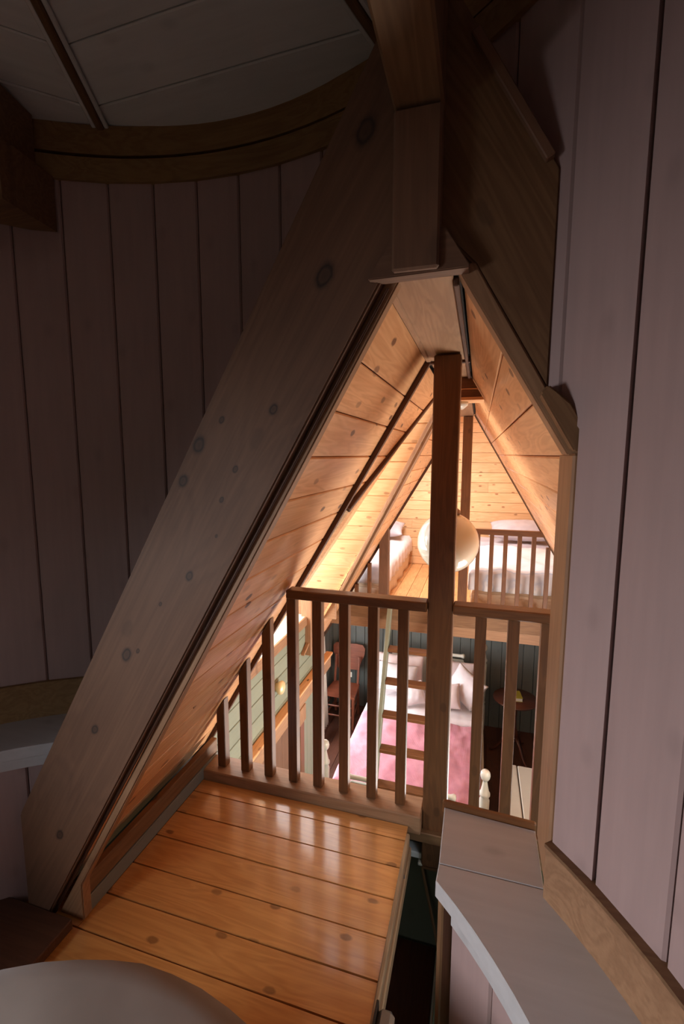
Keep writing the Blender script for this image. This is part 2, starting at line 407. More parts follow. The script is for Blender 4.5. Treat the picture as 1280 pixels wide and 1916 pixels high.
def planks(parent, F, poly, edges, mat, name='board', gap=0.003, ch=0.003, thick=0.014, top=0.0, joints=None):
    """Boards running along the frame's x, split at the y values EDGES. The face is at z=top."""
    edges = sorted(edges)
    for a, b in zip(edges[:-1], edges[1:]):
        p = clip(clip(poly, 1, a + gap / 2, True), 1, b - gap / 2, False)
        if len(p) < 3 or max(q[1] for q in p) - min(q[1] for q in p) < 0.006: continue
        cuts = [min(q[0] for q in p) - 1, max(q[0] for q in p) + 1]
        if joints:
            lo, hi = cuts[0] + 1, cuts[1] - 1
            if hi - lo > joints: cuts.insert(1, lo + (hi - lo) * random.uniform(0.3, 0.7))
        for c0, c1 in zip(cuts[:-1], cuts[1:]):
            q = clip(clip(p, 0, c0 + 0.0008, True), 0, c1 - 0.0008, False)
            if len(q) < 3: continue
            slab(name, F, q, top - thick, top + random.uniform(-0.0006, 0.0006), mat, parent, ch, a + gap / 2, b - gap / 2)

def span(a, b, step, first=None):
    e = [a]; x = first if first is not None else a + step
    while x < b - 0.012:
        e.append(x); x += step
    e.append(b); return e

def lathe(name, prof, mat, parent=None, loc=(0, 0, 0), seg=20, mw=None):
    vs, fs = [], []
    for r, z in prof:
        for k in range(seg):
            a = 2 * math.pi * k / seg; vs.append((r * math.cos(a), r * math.sin(a), z))
    for i in range(len(prof) - 1):
        for k in range(seg):
            j = (k + 1) % seg; fs.append([i * seg + k, i * seg + j, (i + 1) * seg + j, (i + 1) * seg + k])
    fs.append(list(reversed(range(seg)))); fs.append([(len(prof) - 1) * seg + k for k in range(seg)])
    return mesh(name, vs, fs, mat, parent, mw or Matrix.Translation(Vector(loc)), True)

def tube(name, pts, r, mat, parent=None, seg=8):
    vs, fs = [], []
    pts = [Vector(p) for p in pts]; n = len(pts)
    rr = r if isinstance(r, (list, tuple)) else [r] * n
    for i, p in enumerate(pts):
        T = (pts[min(i + 1, n - 1)] - pts[max(i - 1, 0)]).normalized()
        A = T.orthogonal() if i == 0 else (A - T * A.dot(T)); A.normalize(); B = T.cross(A)
        for k in range(seg):
            a = 2 * math.pi * k / seg; vs.append(p + (A * math.cos(a) + B * math.sin(a)) * rr[i])
    for i in range(n - 1):
        for k in range(seg):
            j = (k + 1) % seg; fs.append([i * seg + k, i * seg + j, (i + 1) * seg + j, (i + 1) * seg + k])
    fs.append(list(range(seg))); fs.append([(n - 1) * seg + k for k in range(seg)])
    return mesh(name, vs, fs, mat, parent, None, True)

# ------------------------------------------------------------------ key dimensions
RX0, RX1, RZ, T = -0.187, -0.047, 1.654, 1.71        # ridge soffit edges, its height, roof slope
CX = (RX0 + RX1) / 2
Y0, Y1, YF = 0.93, 1.69, 4.13                         # mouth of the gallery, railing end, far loft edge
SN = T / math.hypot(1, T)
def roof(x): return RZ - T * max(0, x - RX1, RX0 - x)
def vz(z): return (RZ - z) / SN
TC = Vector((-0.675, 0.172)); TR = 1.071              # turret centre, radius

# frames of the two roof slopes: x = world Y, y = down the slope, z = towards the inside
FL = frame((RX0, 0, RZ), (0, 1, 0), (-1, 0, -T), (T, 0, -1))
FR = frame((RX1, 0, RZ), (0, 1, 0), (1, 0, -T), (-T, 0, -1))

# ------------------------------------------------------------------ landing floor
fl = box('floor', -1.7, -0.2, -1.0, 0.93, -0.10, -0.022, 'gap', None, 0); tag(fl, kind='structure')
fl2 = box('floor', -1.06, -0.2, 0.93, 1.50, -0.10, -0.022, 'gap', None, 0); tag(fl2, kind='structure')
FF = frame((0, 0, 0), (1, 0, 0), (0, 1, 0), (0, 0, 1))
edges = [-1.0 + 0.111 * k for k in range(16)] + [0.775, 0.885, 0.993, 1.104, 1.219, 1.33, 1.44, 1.508]
edges = sorted(set(e for e in edges if not 0.70 < e < 0.77))
planks(fl, FF, [(-1.65, 0.885), (-1.036, 0.885), (-1.036, 0.995), (-1.65, 0.995)], [0.885, 0.995], 'pine_floor', ch=0.0, gap=0.005, thick=0.02)
planks(fl, FF, [(-1.034, 0.885), (-0.197, 0.885), (-0.197, 1.508), (-1.034, 1.508)], [e for e in edges if e > 0.88 and e < 1.6], 'pine_floor', ch=0.0, gap=0.005, thick=0.02)
planks(fl, FF, [(-1.65, -1.0), (-0.197, -1.0), (-0.197, 0.885), (-1.65, 0.885)], [e for e in edges if e < 0.89], 'pine_floor', ch=0.0, gap=0.005, thick=0.02)
# exposed edge of the landing beside the stairwell
e1 = bar('floor_edge', (-0.191, 0.45, -0.012), (-0.191, 1.47, -0.012), 0.012, 0.034, 'board_end', fl)
e2 = box('floor_edge', -0.197, -0.186, 0.45, 1.48, -0.052, -0.030, 'lining', fl, axis='y')
e3 = box('floor_edge', -0.197, -0.180, 0.45, 1.48, -0.10, -0.053, 'board_end', fl, axis='y')

# turret floor to the right of the hatch, out of the picture
f2 = box('floor', -0.2, 0.5, -1.0, 0.42, -0.05, 0.0, 'pine_floor', None, 0); tag(f2, kind='structure')

# ------------------------------------------------------------------ gallery slopes (left and right), ridge soffit
cl = slab('ceiling_left', FL, [(Y0, 0), (2.40, 0), (1.70, vz(0.98)), (1.70, vz(-0.22)), (Y0, vz(-0.22))], -0.06, -0.016, 'gap'); tag(cl, kind='structure')
ledges = [0, vz(1.525)] + [vz(1.525) + 0.1235 * k for k in range(1, 15)]
planks(cl, FL, [(Y0, 0.012), (1.675, 0.012), (1.675, vz(-0.22)), (Y0, vz(-0.22))], ledges, 'pine')
# slope beyond the railing, up to the valley of the dormer
planks(cl, FL, [(1.70, 0.012), (2.36, 0.012), (1.70, vz(1.02))], ledges, 'pine')
cf = slab('ceiling_left_far', FL, [(2.74, 0), (YF, 0), (YF, vz(-0.5)), (3.46, vz(-0.5)), (3.37, vz(0.25))], -0.06, -0.016, 'gap'); tag(cf, kind='structure')
planks(cf, FL, [(2.62, 0.012), (YF, 0.012), (YF, vz(-0.5)), (3.35, vz(-0.5)), (3.24, vz(0.25))], ledges + [ledges[-1] + 0.1235 * k for k in (1, 2, 3, 4)], 'pine')
cr_ = slab('ceiling_right', FR, [(0.95, 0), (YF, 0), (YF, vz(-0.55)), (0.95, vz(-0.55))], -0.06, -0.016, 'gap'); tag(cr_, kind='structure')
redges = [0, vz(1.515)] + [vz(1.515) + 0.1155 * k for k in range(1, 22)]
planks(cr_, FR, [(0.95, 0.012), (YF, 0.012), (YF, vz(-0.55)), (0.95, vz(-0.55))], redges, 'pine', joints=2.5)
sf = box('ceiling_ridge', RX0, RX1, 0.90, YF + 0.02, RZ + 0.004, RZ + 0.03, 'gap', None, 0, 'y'); tag(sf, kind='structure')
sf2 = box('ceiling_ridge_cover', -0.26, 0.03, 0.90, YF + 0.02, RZ + 0.032, RZ + 0.06, 'gap', None, 0, 'y'); tag(sf2, kind='structure')
for a, b in ((0.905, 1.685), (1.70, 2.06), (2.11, 3.0), (3.003, YF + 0.02)):
    box('board', RX0 + 0.008, RX1 - 0.012, a, b, RZ - 0.012, RZ + 0.004, 'lining', sf, 0.002, 'y')
tr = box('trim_1', RX0 - 0.004, RX0 + 0.012, 0.93, 1.68, RZ - 0.016, RZ + 0.008, 'lining', None, 0.003, 'y'); tag(tr, kind='structure')
tr = box('trim_2', RX0, RX1 + 0.004, 1.682, 1.70, RZ - 0.022, RZ, 'dark_trim', None, 0.002); tag(tr, kind='structure')
tr = box('trim_3', RX1 - 0.012, RX1 - 0.002, 0.93, 2.04, RZ - 0.022, RZ - 0.004, 'dark_trim', None, 0.002, 'y'); tag(tr, kind='structure')

# dark end trims of the slopes
def slope_strip(name, F, y0, y1, v0, v1, t0, t1, mat):
    o = slab(name, F, [(y0, v0), (y1, v0), (y1, v1), (y0, v1)], t0, t1, mat); tag(o, kind='structure'); return o
def strip_up(name, F, yc, v0, v1, w_, t0, t1, mat):
    # same strip but grain down the slope
    G = F @ Matrix(((0, 1, 0, yc), (1, 0, 0, 0), (0, 0, -1, 0), (0, 0, 0, 1)))
    o = slab(name, G, [(v0, -w_ / 2), (v1, -w_ / 2), (v1, w_ / 2), (v0, w_ / 2)], -t1, -t0, mat); tag(o, kind='structure'); return o
strip_up('trim_4', FL, 1.688, 0.0, vz(-0.2), 0.024, -0.03, 0.018, 'dark_trim')
strip_up('trim_5', FL, YF + 0.008, 0.0, vz(-0.45), 0.022, -0.03, 0.020, 'dark_trim')
strip_up('trim_6', FR, YF + 0.010, 0.0, vz(-0.5), 0.020, -0.03, 0.012, 'dark_trim')
strip_up('trim_7', FR, YF - 0.012, 0.0, vz(-0.5), 0.020, -0.01, 0.006, 'lining')

# knee board and skirting at the foot of the left slope
kb = box('baseboard_left', -1.062, -1.036, 0.93, 1.62, 0.052, 0.112, 'beam_brown', None, 0.003, 'y'); tag(kb, kind='structure')
kb = box('baseboard_left_lower', -1.056, -1.034, 0.93, 1.62, 0.0, 0.050, 'skirting', None, 0.002, 'y'); tag(kb, kind='structure')

# ------------------------------------------------------------------ mouth of the gallery: rafters, linings, king post
def tri_beam(name, poly, y0, y1, mat, udir, bev=0.004):
    """Vertical slab in an x-z polygon between y0 (near) and y1, grain along udir."""
    U = Vector((udir[0], 0, udir[1])).normalized(); W = Vector((0, -1, 0)); V = W.cross(U)
    F = frame((0, y0, 0), U, V, W)
    P = [(Vector((x, 0, z)).dot(U), Vector((x, 0, z)).dot(V)) for x, z in poly]
    o = slab(name, F, P, -(y1 - y0), 0, mat)
    bm = bmesh.new(); bm.from_mesh(o.data)
    bmesh.ops.recalc_face_normals(bm, faces=bm.faces)
    bmesh.ops.bevel(bm, geom=bm.edges[:], offset=bev, segments=2, affect='EDGES', clamp_overlap=True)
    bm.to_mesh(o.data); bm.free()
    return o
def up_l(z): return -0.346 - (1.774 - z) / 1.707          # upper edge of the left rafter
def lo_l(z): return -0.351 - (1.341 - z) / 1.70           # lower edge
zc_up = 1.774 + (CX + 0.346) * 1.707; zc_lo = 1.341 + (CX + 0.351) * 1.70
lb = tri_beam('roof_beam', [(CX - 0.01, zc_up), (CX - 0.01, zc_lo), (lo_l(0.0), 0.0), (-1.207, 0.0), (-1.207, 0.31)], 0.88, 0.928, 'beam', (-1, -1.707))
tag(lb, 'wide weathered grey-brown rafter running diagonally from the king post down to the floor left of the opening', 'beam')
KN = [(-0.296, 1.658, 0.017), (-0.584, 1.339, 0.014), (-0.627, 1.261, 0.011), (-0.406, 1.411, 0.009), (-0.621, 1.045, 0.009), (-0.497, 1.288, 0.006), (-0.532, 1.222, 0.005), (-0.526, 1.392, 0.006), (-0.807, 0.834, 0.013), (-0.773, 0.848, 0.005), (-0.92, 0.619, 0.01), (-1.065, 0.283, 0.011), (-0.217, 1.895, 0.018), (-0.702, 0.972, 0.004), (-0.548, 1.141, 0.003), (-0.686, 1.223, 0.005)]
_i = wmat(lb).inverted(); _k = []
for _x, _z, _r in KN:
    _p = _i @ Vector((_x, 0.88, _z)); _k.append((_p.x, _p.y, _r))
lb.data.materials[0] = add_knots(M['beam'], _k, srgb(46, 33, 27), None)
def mir(x): return 2 * CX - x
rb = tri_beam('roof_beam', [(mir(CX - 0.012), zc_up), (mir(CX - 0.012), 1.741), (-0.020, 1.652), (0.111, 1.427), (0.112, 1.79)], 0.895, 0.945, 'beam_brown', (1, -1.707))
tag(rb, 'dark brown rafter board right of the king post, cut off upright against the mauve wall', 'beam')
box('cap_strip', 0, 0.25, -0.012, 0.012, -0.008, 0.008, 'beam', rb, 0.002).matrix_basis = frame(((-0.038 + 0.100) / 2 , 0.893, (2.02 + 1.795) / 2 + 0.004), (0.136, 0, -0.232), (0, 1, 0), (0.232, 0, 0.136))

# lining boards on the two legs of the opening
def lean(x): return (x - RX0)
ll = tri_beam('opening_lining', [(RX0 + 0.006, RZ - 0.005), (RX0 + 0.034, RZ - 0.005), (-1.031, 0.112), (-1.031, 0.0), (-1.12, 0.0)], 0.905, 0.936, 'lining', (-1, -1.71), 0.003)
tag(ll, 'narrow pale pine lining strip edging the lit opening beside the grey-brown rafter', 'trim')
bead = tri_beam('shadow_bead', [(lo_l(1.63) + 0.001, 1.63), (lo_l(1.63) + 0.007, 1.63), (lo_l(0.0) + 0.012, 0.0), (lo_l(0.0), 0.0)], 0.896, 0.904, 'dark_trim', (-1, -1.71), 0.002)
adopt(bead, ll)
rl = tri_beam('opening_lining', [(RX1 - 0.004, RZ - 0.004), (RX1 + 0.026, RZ + 0.004), (0.176, 1.318), (0.148, 1.318)], 0.892, 0.95, 'lining', (1, -1.71), 0.003)
tag(rl, 'short slanting pine lining strip right of the king post, ending on the upright jamb', 'trim')
# upright jamb on the right, from window board to the slant
jb = box('door_jamb', 0.149, 0.172, 0.852, 0.99, 0.502, 1.322, 'lining', None, 0.004, 'z')
tag(jb, 'upright pale wooden jamb between the mauve wall and the railing', 'jamb')
box('shadow_edge', 0.160, 0.174, 0.838, 0.851, 0.615, 1.345, 'dark_trim', jb, 0.002, 'z')  # dark strip standing in for the shadow gap beside the wall
tb = tri_beam('shaded_reveal', [(0.094, 1.422), (0.150, 1.326), (0.166, 1.326), (0.168, 1.360), (0.142, 1.404), (0.119, 1.425), (0.105, 1.436)], 0.850, 0.890, 'beam_brown', (1, -1.5), 0.003)  # dark block, shade of the wall's reveal put into its brown
adopt(tb, jb)

kp = box('king_post', -0.162, -0.080, 0.85, 0.893, 1.64, 1.90, 'beam', None, 0.004, 'z')
tag(kp, 'short upright post hanging at the peak of the opening', 'post')
cb = tri_beam('foot_block', [(-0.207, 1.634), (-0.028, 1.638), (-0.028, 1.643), (-0.070, 1.708), (-0.157, 1.708), (-0.207, 1.639)], 0.862, 0.894, 'beam', (1, 0), 0.002)
adopt(cb, kp)
rbm = box('ridge_beam', -0.164, -0.079, -0.25, 0.895, 1.905, 2.10, 'beam_brown', None, 0.005, 'y')
tag(rbm, 'horizontal ridge beam coming overhead from the top of the post', 'beam')

# ------------------------------------------------------------------ turret: boarded cylinder
def cyl_pt(a, r=TR): return Vector((TC.x + r * math.cos(R(a)), TC.y + r * math.sin(R(a))))
GR = 34.5; ST = 6.9
def cyl_frame(a, r=TR):
    p = cyl_pt(a, r); return frame((p.x, p.y, 0), (0, 0, 1), (math.sin(R(a)), -math.cos(R(a)), 0), (-math.cos(R(a)), -math.sin(R(a)), 0))
def turret_wall(name, a0, a1, ztop, zbot, r, matb, bottom=None, skip=None):
    """Vertical boards between the groove angles a0..a1 (multiples of ST)."""
    bk_v, bk_f = [], []
    n = int(round((a1 - a0) / ST))
    rr = r + 0.010
    for k in range(n + 1):
        p = cyl_pt(a0 + k * ST, rr); b0 = zbot if bottom is None else max(zbot, bottom(p.x, p.y))
        q = cyl_pt(a0 + k * ST, rr + 0.03)
        bk_v += [(p.x, p.y, min(b0, ztop)), (p.x, p.y, ztop), (q.x, q.y, min(b0, ztop)), (q.x, q.y, ztop)]
    for k in range(n):
        i = 4 * k
        for s in ((0, 1, 5, 4), (2, 6, 7, 3), (1, 3, 7, 5), (0, 4, 6, 2)): bk_f.append([i + j for j in s])
    bk_f += [[0, 2, 3, 1], [4 * n, 4 * n + 1, 4 * n + 3, 4 * n + 2]]
    wl = mesh(name, bk_v, bk_f, 'mauve_groove'); tag(wl, kind='structure')
    for k in range(n):
        a = a0 + (k + 0.5) * ST
        if skip and skip(a): continue
        F = cyl_frame(a, r * math.cos(R(ST / 2)))
        h = r * math.sin(R(ST / 2))
        bl = br = zbot
        if bottom is not None:
            p0, p1 = cyl_pt(a - ST / 2, r), cyl_pt(a + ST / 2, r)
            # frame's +y runs towards smaller angles
            bl = max(zbot, bottom(p1.x, p1.y)); br = max(zbot, bottom(p0.x, p0.y))
        if min(bl, br) >= ztop - 0.01: continue
        planks(wl, F, [(bl, -h), (ztop, -h), (ztop, h), (br, h)], [-h, h], matb, gap=0.0018, ch=0.0042, thick=0.009)
    return wl
def open_bottom(x, y):
    return roof(x) + 0.045 if y > 0.80 else 0
wr = turret_wall('wall_right', GR - 18 * ST, GR, 2.09, 0.610, TR, 'mauve')
# the board beside the jamb is notched round the opening; the next ones stand above the right rafter
FJ = cyl_frame(GR + ST / 2, TR * math.cos(R(ST / 2))); hJ = TR * math.sin(R(ST / 2)) - 0.0025; yJ = -(39.1 - GR - ST / 2) * math.pi / 180 * TR
slab('board', FJ, [(0.610, hJ), (2.09, hJ), (2.09, -hJ), (1.405, -hJ), (1.362, yJ), (0.610, yJ)], -0.016, 0, 'mauve', wr, 0.0)
slab('backing', FJ, [(0.610, hJ + 0.01), (2.09, hJ + 0.01), (2.09, -hJ - 0.01), (1.405, -hJ - 0.01), (1.362, yJ), (0.610, yJ)], -0.05, -0.018, 'mauve_groove', wr, 0.0)
turret_wall('wall_right_upper', GR + ST, GR + 8 * ST, 2.09, 0.610, TR, 'mauve', open_bottom)
turret_wall('wall_left', GR + 6 * ST, GR + 24 * ST, 2.09, 0.610, TR, 'mauve', open_bottom)
turret_wall('wall_back', GR + 27 * ST, GR + 34.174 * ST, 2.09, 0.610, TR, 'mauve')
turret_wall('wall_back_head', GR + 24 * ST, GR + 27 * ST, 2.09, 1.22, TR, 'mauve')
# low wall under the window board
turret_wall('wall_right_lower', GR - 10 * ST + 3.6, GR + 1 * ST + 3.6, 0.47, -1.2, 0.925, 'mauve')
turret_wall('wall_left_lower', 119.0, 119.0 + 10 * ST, 0.47, -0.02, 0.925, 'mauve')
cb_ = bar('trim_8', (cyl_pt(45.6, .92).x, cyl_pt(45.6, .92).y, -1.2), (cyl_pt(45.6, .92).x, cyl_pt(45.6, .92).y, 0.465), 0.016, 0.03, 'beam_brown', None, (1, 1, 0)); tag(cb_, kind='structure')

turret_wall('wall_back_lower', 188.0, 188.0 + 20 * ST, 0.47, -0.04, 0.925, 'mauve')
th_ = box('trim_40', -1.62, -1.042, 0.70, 0.879, 0.0005, 0.032, 'dark_trim'); tag(th_, kind='structure')

# curved bands
def ring_band(name, r0, r1, z0, z1, a0, a1, mat, kind='structure', step=3.0, parent=None):
    n = max(2, int(abs(a1 - a0) / step)); vs, fs = [], []
    for k in range(n + 1):
        a = a0 + (a1 - a0) * k / n
        for r_, z_ in ((r0, z0), (r0 + 0.003, z0 - 0.0), (r1, z0), (r1, z1), (r0, z1)):
            p = cyl_pt(a, r_); vs.append((p.x, p.y, z_))
    for k in range(n):
        for i in range(5):
            j = (i + 1) % 5; fs.append([5 * k + i, 5 * k + j, 5 * (k + 1) + j, 5 * (k + 1) + i])
    fs += [[0, 1, 2, 3, 4], [5 * n + i for i in (4, 3, 2, 1, 0)]]
    o = mesh(name, vs, fs, mat, parent)
    if kind and not parent: o['kind'] = kind
    return o
ring_band('trim_9', 1.060, 1.12, 2.085, 2.146, -180, 180, 'ring')
ring_band('trim_10', 1.070, 1.12, 2.160, 2.236, -180, 180, 'ring')
ring_band('trim_11', 1.085, 1.12, 2.148, 2.160, -180, 180, 'black')
ring_band('trim_12', 1.058, 1.10, 0.500, 0.606, -100, 39.3, 'lining')
ring_band('trim_13', 1.054, 1.10, 0.606, 0.613, -100, 39.3, 'beam_brown')
ring_band('trim_14', 1.058, 1.10, 0.500, 0.613, 100, 190, 'ring')

# window boards (sills) at 0.5 m
def arc_pts(r, a0, a1, n): return [tuple(cyl_pt(a0 + (a1 - a0) * k / n, r)) for k in range(n + 1)]
def shelf(name, poly, mat='sill', parent=None, z1=0.5, th=0.034):
    F = frame((0, 0, 0), (1, 0, 0), (0, 1, 0), (0, 0, 1))
    o = slab(name, F, poly, z1 - th, z1, mat, parent)
    bm = bmesh.new(); bm.from_mesh(o.data); bmesh.ops.recalc_face_normals(bm, faces=bm.faces)
    bmesh.ops.bevel(bm, geom=[e for e in bm.edges if abs(e.verts[0].co.z - e.verts[1].co.z) < 1e-6], offset=0.0016, segments=1, affect='EDGES'); bm.to_mesh(o.data); bm.free()
    return o
sr = empty('window_sill', (0.05, 0.7, 0.466)); tag(sr, 'curved pale grey window board below the mauve wall at the lower right', 'sill')
shelf('sill_board', arc_pts(0.898, 46.0, -60, 32) + arc_pts(1.060, -60, 38.6, 30) + [(0.148, 0.859), (-0.0485, 0.859)], 'sill', sr)
shelf('sill_board', [(-0.0485, 0.8600), (0.148, 0.8600), (0.148, 1.003), (-0.0485, 1.016)], 'sill', sr)
lip = ring_band('nosing', 0.904, 0.925, 0.440, 0.4655, 43.5, -60, 'sill', None, 3.0, sr)
# strip between board and railing
st_ = bar('trim_15', (-0.053, 1.024, 0.497), (0.150, 1.012, 0.497), 0.014, 0.030, 'rail'); tag(st_, kind='structure')
sl = empty('window_sill', (-1.25, 0.95, 0.466)); tag(sl, 'curved white window board behind the diagonal rafter at the lower left', 'sill')
shelf('sill_board', arc_pts(0.900, 112, 190, 26) + arc_pts(1.060, 190, 112, 26), 'sill', sl)
ring_band('nosing', 0.906, 0.925, 0.435, 0.4655, 112, 190, 'sill', None, 3.0, sl)

# octagonal boarded ceiling
apz = 2.234 + TR * math.cos(R(22.5)) * math.tan(R(10)) + 0.01
ce_v = [(TC.x, TC.y, apz + 0.05)]; 
for k in range(8):
    p = cyl_pt(66 + 45 * k, 1.2); ce_v.append((p.x, p.y, 2.25 - 0.015))
ce = mesh('ceiling', ce_v, [[0, 1 + k, 1 + (k + 1) % 8] for k in range(8)], 'gap'); tag(ce, kind='structure')
so = ce.modifiers.new('solid', 'SOLIDIFY'); so.thickness = 0.03; so.offset = 1
for k in range(8):
    az = 88.5 + 45 * k; n2 = Vector((math.cos(R(az)), math.sin(R(az)), 0)); tg = Vector((-n2.y, n2.x, 0))
    down = Vector((n2.x, n2.y, -math.tan(R(10)))).normalized()
    W = down.cross(tg) if down.cross(tg).z < 0 else tg.cross(down)
    U = down.cross(W) * -1
    F = frame((TC.x, TC.y, apz), U, down, W)
    Lr = (TR + 0.03) / math.cos(R(10)); hw = math.tan(R(22.5)) * math.cos(R(10))
    v1 = (TR * math.cos(R(22.5)) - 0.04) / math.cos(R(10))
    ed = [v1 - 0.147 * q for q in range(7) if v1 - 0.147 * q > 0.03] + [0.0, Lr]
    g = 0.016
    planks(ce, F, [(0, 0.05), (hw * Lr - g, Lr), (-hw * Lr + g, Lr)], ed, 'white_board', gap=0.003, ch=0.003, thick=0.014)
for k in range(8):
    a = 66 + 45 * k; p = cyl_pt(a, 1.09)
    rbk = bar('trim_%d' % (16 + k), (TC.x, TC.y, apz - 0.003), (p.x, p.y, 2.228), 0.020, 0.016, 'beam_brown'); tag(rbk, kind='structure')
    t2 = Vector((-math.sin(R(a)), math.cos(R(a)), 0))
    for s in (-1, 1):
        q0 = Vector((TC.x, TC.y, apz - 0.002)) + t2 * s * 0.017; q1 = Vector((p.x, p.y, 2.229)) + t2 * s * 0.017
        bar('bead', q0, q1, 0.012, 0.008, 'white_board', rbk)

# dark bracket on the upper left of the turret wall
A0 = Vector((-1.172, 1.112)); A1 = Vector((-1.147, 0.905)); dA = (A0 - A1).normalized(); nA = Vector((-dA.y, dA.x))
bk = bpy.data.objects.new('wall_bracket', None); COL.objects.link(bk); bk.matrix_basis = Matrix.Translation((-1.2, 1.0, 1.943))
tag(bk, 'dark brown squared beam end jutting from the curved band at the upper left', 'bracket')
Fb = frame((A0.x, A0.y, 1.943), (dA.x, dA.y, 0), (-nA.x, -nA.y, 0), (0, 0, 1))
def bslab(name, poly, t0, t1, mat):
    o = slab(name, frame((0, 0, 0), (1, 0, 0), (0, 1, 0), (0, 0, 1)), poly, t0, t1, mat)
    adopt(o, bk); return o
bslab('lower_block', [(-1.172, 1.110), (-1.150, 0.935), (-1.30, 0.86), (-1.36, 0.95), (-1.23, 1.08)], 1.943, 2.088, 'beam_brown')
bslab('upper_block', [(-1.205, 1.085), (-1.165, 0.90), (-1.30, 0.84), (-1.36, 0.95), (-1.25, 1.06)], 2.095, 2.235, 'beam_brown')

# turret window behind the camera (lights the right wall)
wn = empty('window_1', (-1.70, -0.3, 0.9)); wn['kind'] = 'structure'
_a, _b = cyl_pt(GR + 24 * ST + 0.6, 1.078), cyl_pt(GR + 27 * ST - 0.6, 1.078)
for z_ in (0.63, 1.205): bar('window_frame', (_a.x, _a.y, z_), (_b.x, _b.y, z_), 0.03, 0.03, 'sill', wn)
for p_ in (_a, _b): bar('window_frame', (p_.x, p_.y, 0.63), (p_.x, p_.y, 1.205), 0.03, 0.03, 'sill', wn, (1, 0, 0))

# ------------------------------------------------------------------ near railing
XP0, XP1 = -0.152, -0.067
post = box('railing_post', XP0, XP1, 1.55, 1.635, -0.20, 1.636, 'rail', None, 0.004, 'z')
tag(post, 'tall brown square post standing in the near railing up to the ridge', 'post')
rail = empty('railing', (-0.6, 1.56, 0)); tag(rail, 'near brown baluster railing left of the tall post', 'railing')
box('top_rail', -0.672, XP0 - 0.001, 1.535, 1.592, 0.786, 0.820, 'rail', rail, 0.004)
box('bottom_rail', -1.050, XP0 - 0.001, 1.509, 1.615, -0.030, 0.040, 'lining', rail, 0.004)
for x in (-0.990, -0.884, -0.780, -0.675, -0.573, -0.469, -0.361, -0.253):
    top = min(0.786, roof(x) - 0.012)
    tl = min(0.786, roof(x) - 0.004); trt = min(0.786, roof(x + 0.035) - 0.004)
    if tl < 0.786:
        tri_beam('baluster', [(x, 0.04), (x + 0.036, 0.04), (x + 0.036, trt), (x, tl)], 1.547, 1.583, 'rail', (0, 1), 0.002)
        o = COL.objects[-1]; adopt(o, rail)
    else:
        box('baluster', x, x + 0.036, 1.547, 1.583, 0.041, 0.785, 'rail', rail, 0.002, 'z')
rail2 = empty('railing', (0.12, 1.56, 0)); tag(rail2, 'near brown baluster railing right of the tall post, ending at the jamb', 'railing')
box('top_rail', XP1 + 0.001, 0.262, 1.535, 1.592, 0.786, 0.820, 'rail', rail2, 0.004)
box('bottom_rail', XP1 + 0.001, 0.30, 1.525, 1.610, -0.03, 0.040, 'rail', rail2, 0.004)
for x in (0.007, 0.110, 0.211):
    box('baluster', x, x + 0.036, 1.547, 1.583, 0.041, 0.785, 'rail', rail2, 0.002, 'z')

# ------------------------------------------------------------------ stairwell beside the landing
sw = box('wall_stairwell', -0.9, 0.3, 1.622, 1.64, -2.2, -0.04, 'olive_dark', None, 0, 'z'); tag(sw, kind='structure')
pl_ = box('trim_30', -0.30, 0.28, 1.53, 1.62, -0.075, -0.035, 'beam_brown'); tag(pl_, kind='structure')
led = box('trim_31', -0.26, 0.0, 1.57, 1.62, -0.180, -0.155, 'white_board'); tag(led, kind='structure')
led = box('trim_32', -0.164, 0.10, 1.55, 1.62, -0.19, -0.178, 'white_paint'); tag(led, kind='structure')
ct = bar('trim_33', (-0.165, 1.615, -0.20), (-0.075, 1.56, -0.55), 0.008, 0.012, 'beam_brown'); tag(ct, kind='structure')
sp = box('wall_stair_side', 0.04, 0.06, 0.86, 1.62, -2.2, 0.0, 'olive_dark', None, 0, 'z'); tag(sp, kind='structure')
hatch = box('stair_tread', -0.46, -0.092, 0.70, 1.615, -0.62, -0.585, 'dark_wood', None, 0.004, 'y')
tag(hatch, 'dark brown board at the bottom of the narrow stairwell beside the landing', 'stair')
box('edge_strip', -0.090, -0.082, 0.70, 1.60, -0.61, -0.580, 'white_paint', hatch, 0.002, 'y')
sw2 = box('wall_stair_left', -0.52, -0.50, 0.42, 1.62, -2.2, -0.10, 'olive_dark', None, 0, 'z'); tag(sw2, kind='structure')
lt = empty('latch', (-0.16, 0.91, 0.0)); tag(lt, 'small grey metal latch on the edge of the landing floor', 'latch')
fbox('latch_body', frame((-0.160, 0.885, 0.018), (0, 1, 0), (-1, 0, 0), (0, 0, 1)), (0.075, 0.040, 0.036), 'steel', lt, 0.010)
fbox('strike_plate', frame((-0.1835, 0.885, 0.012), (0, 1, 0), (-1, 0, 0), (0, 0, 1)), (0.09, 0.006, 0.052), 'black', lt, 0.002)
nl = lathe('screw', [(0.0, 0), (0.006, 0.0), (0.005, 0.003), (0, 0.003)], 'steel', None, seg=10, mw=frame((-0.184, 1.333, -0.03), (0, 1, 0), (0, 0, 1), (1, 0, 0)))
tag(nl, 'small round screw head on the cut edge of the landing floor', 'screw')

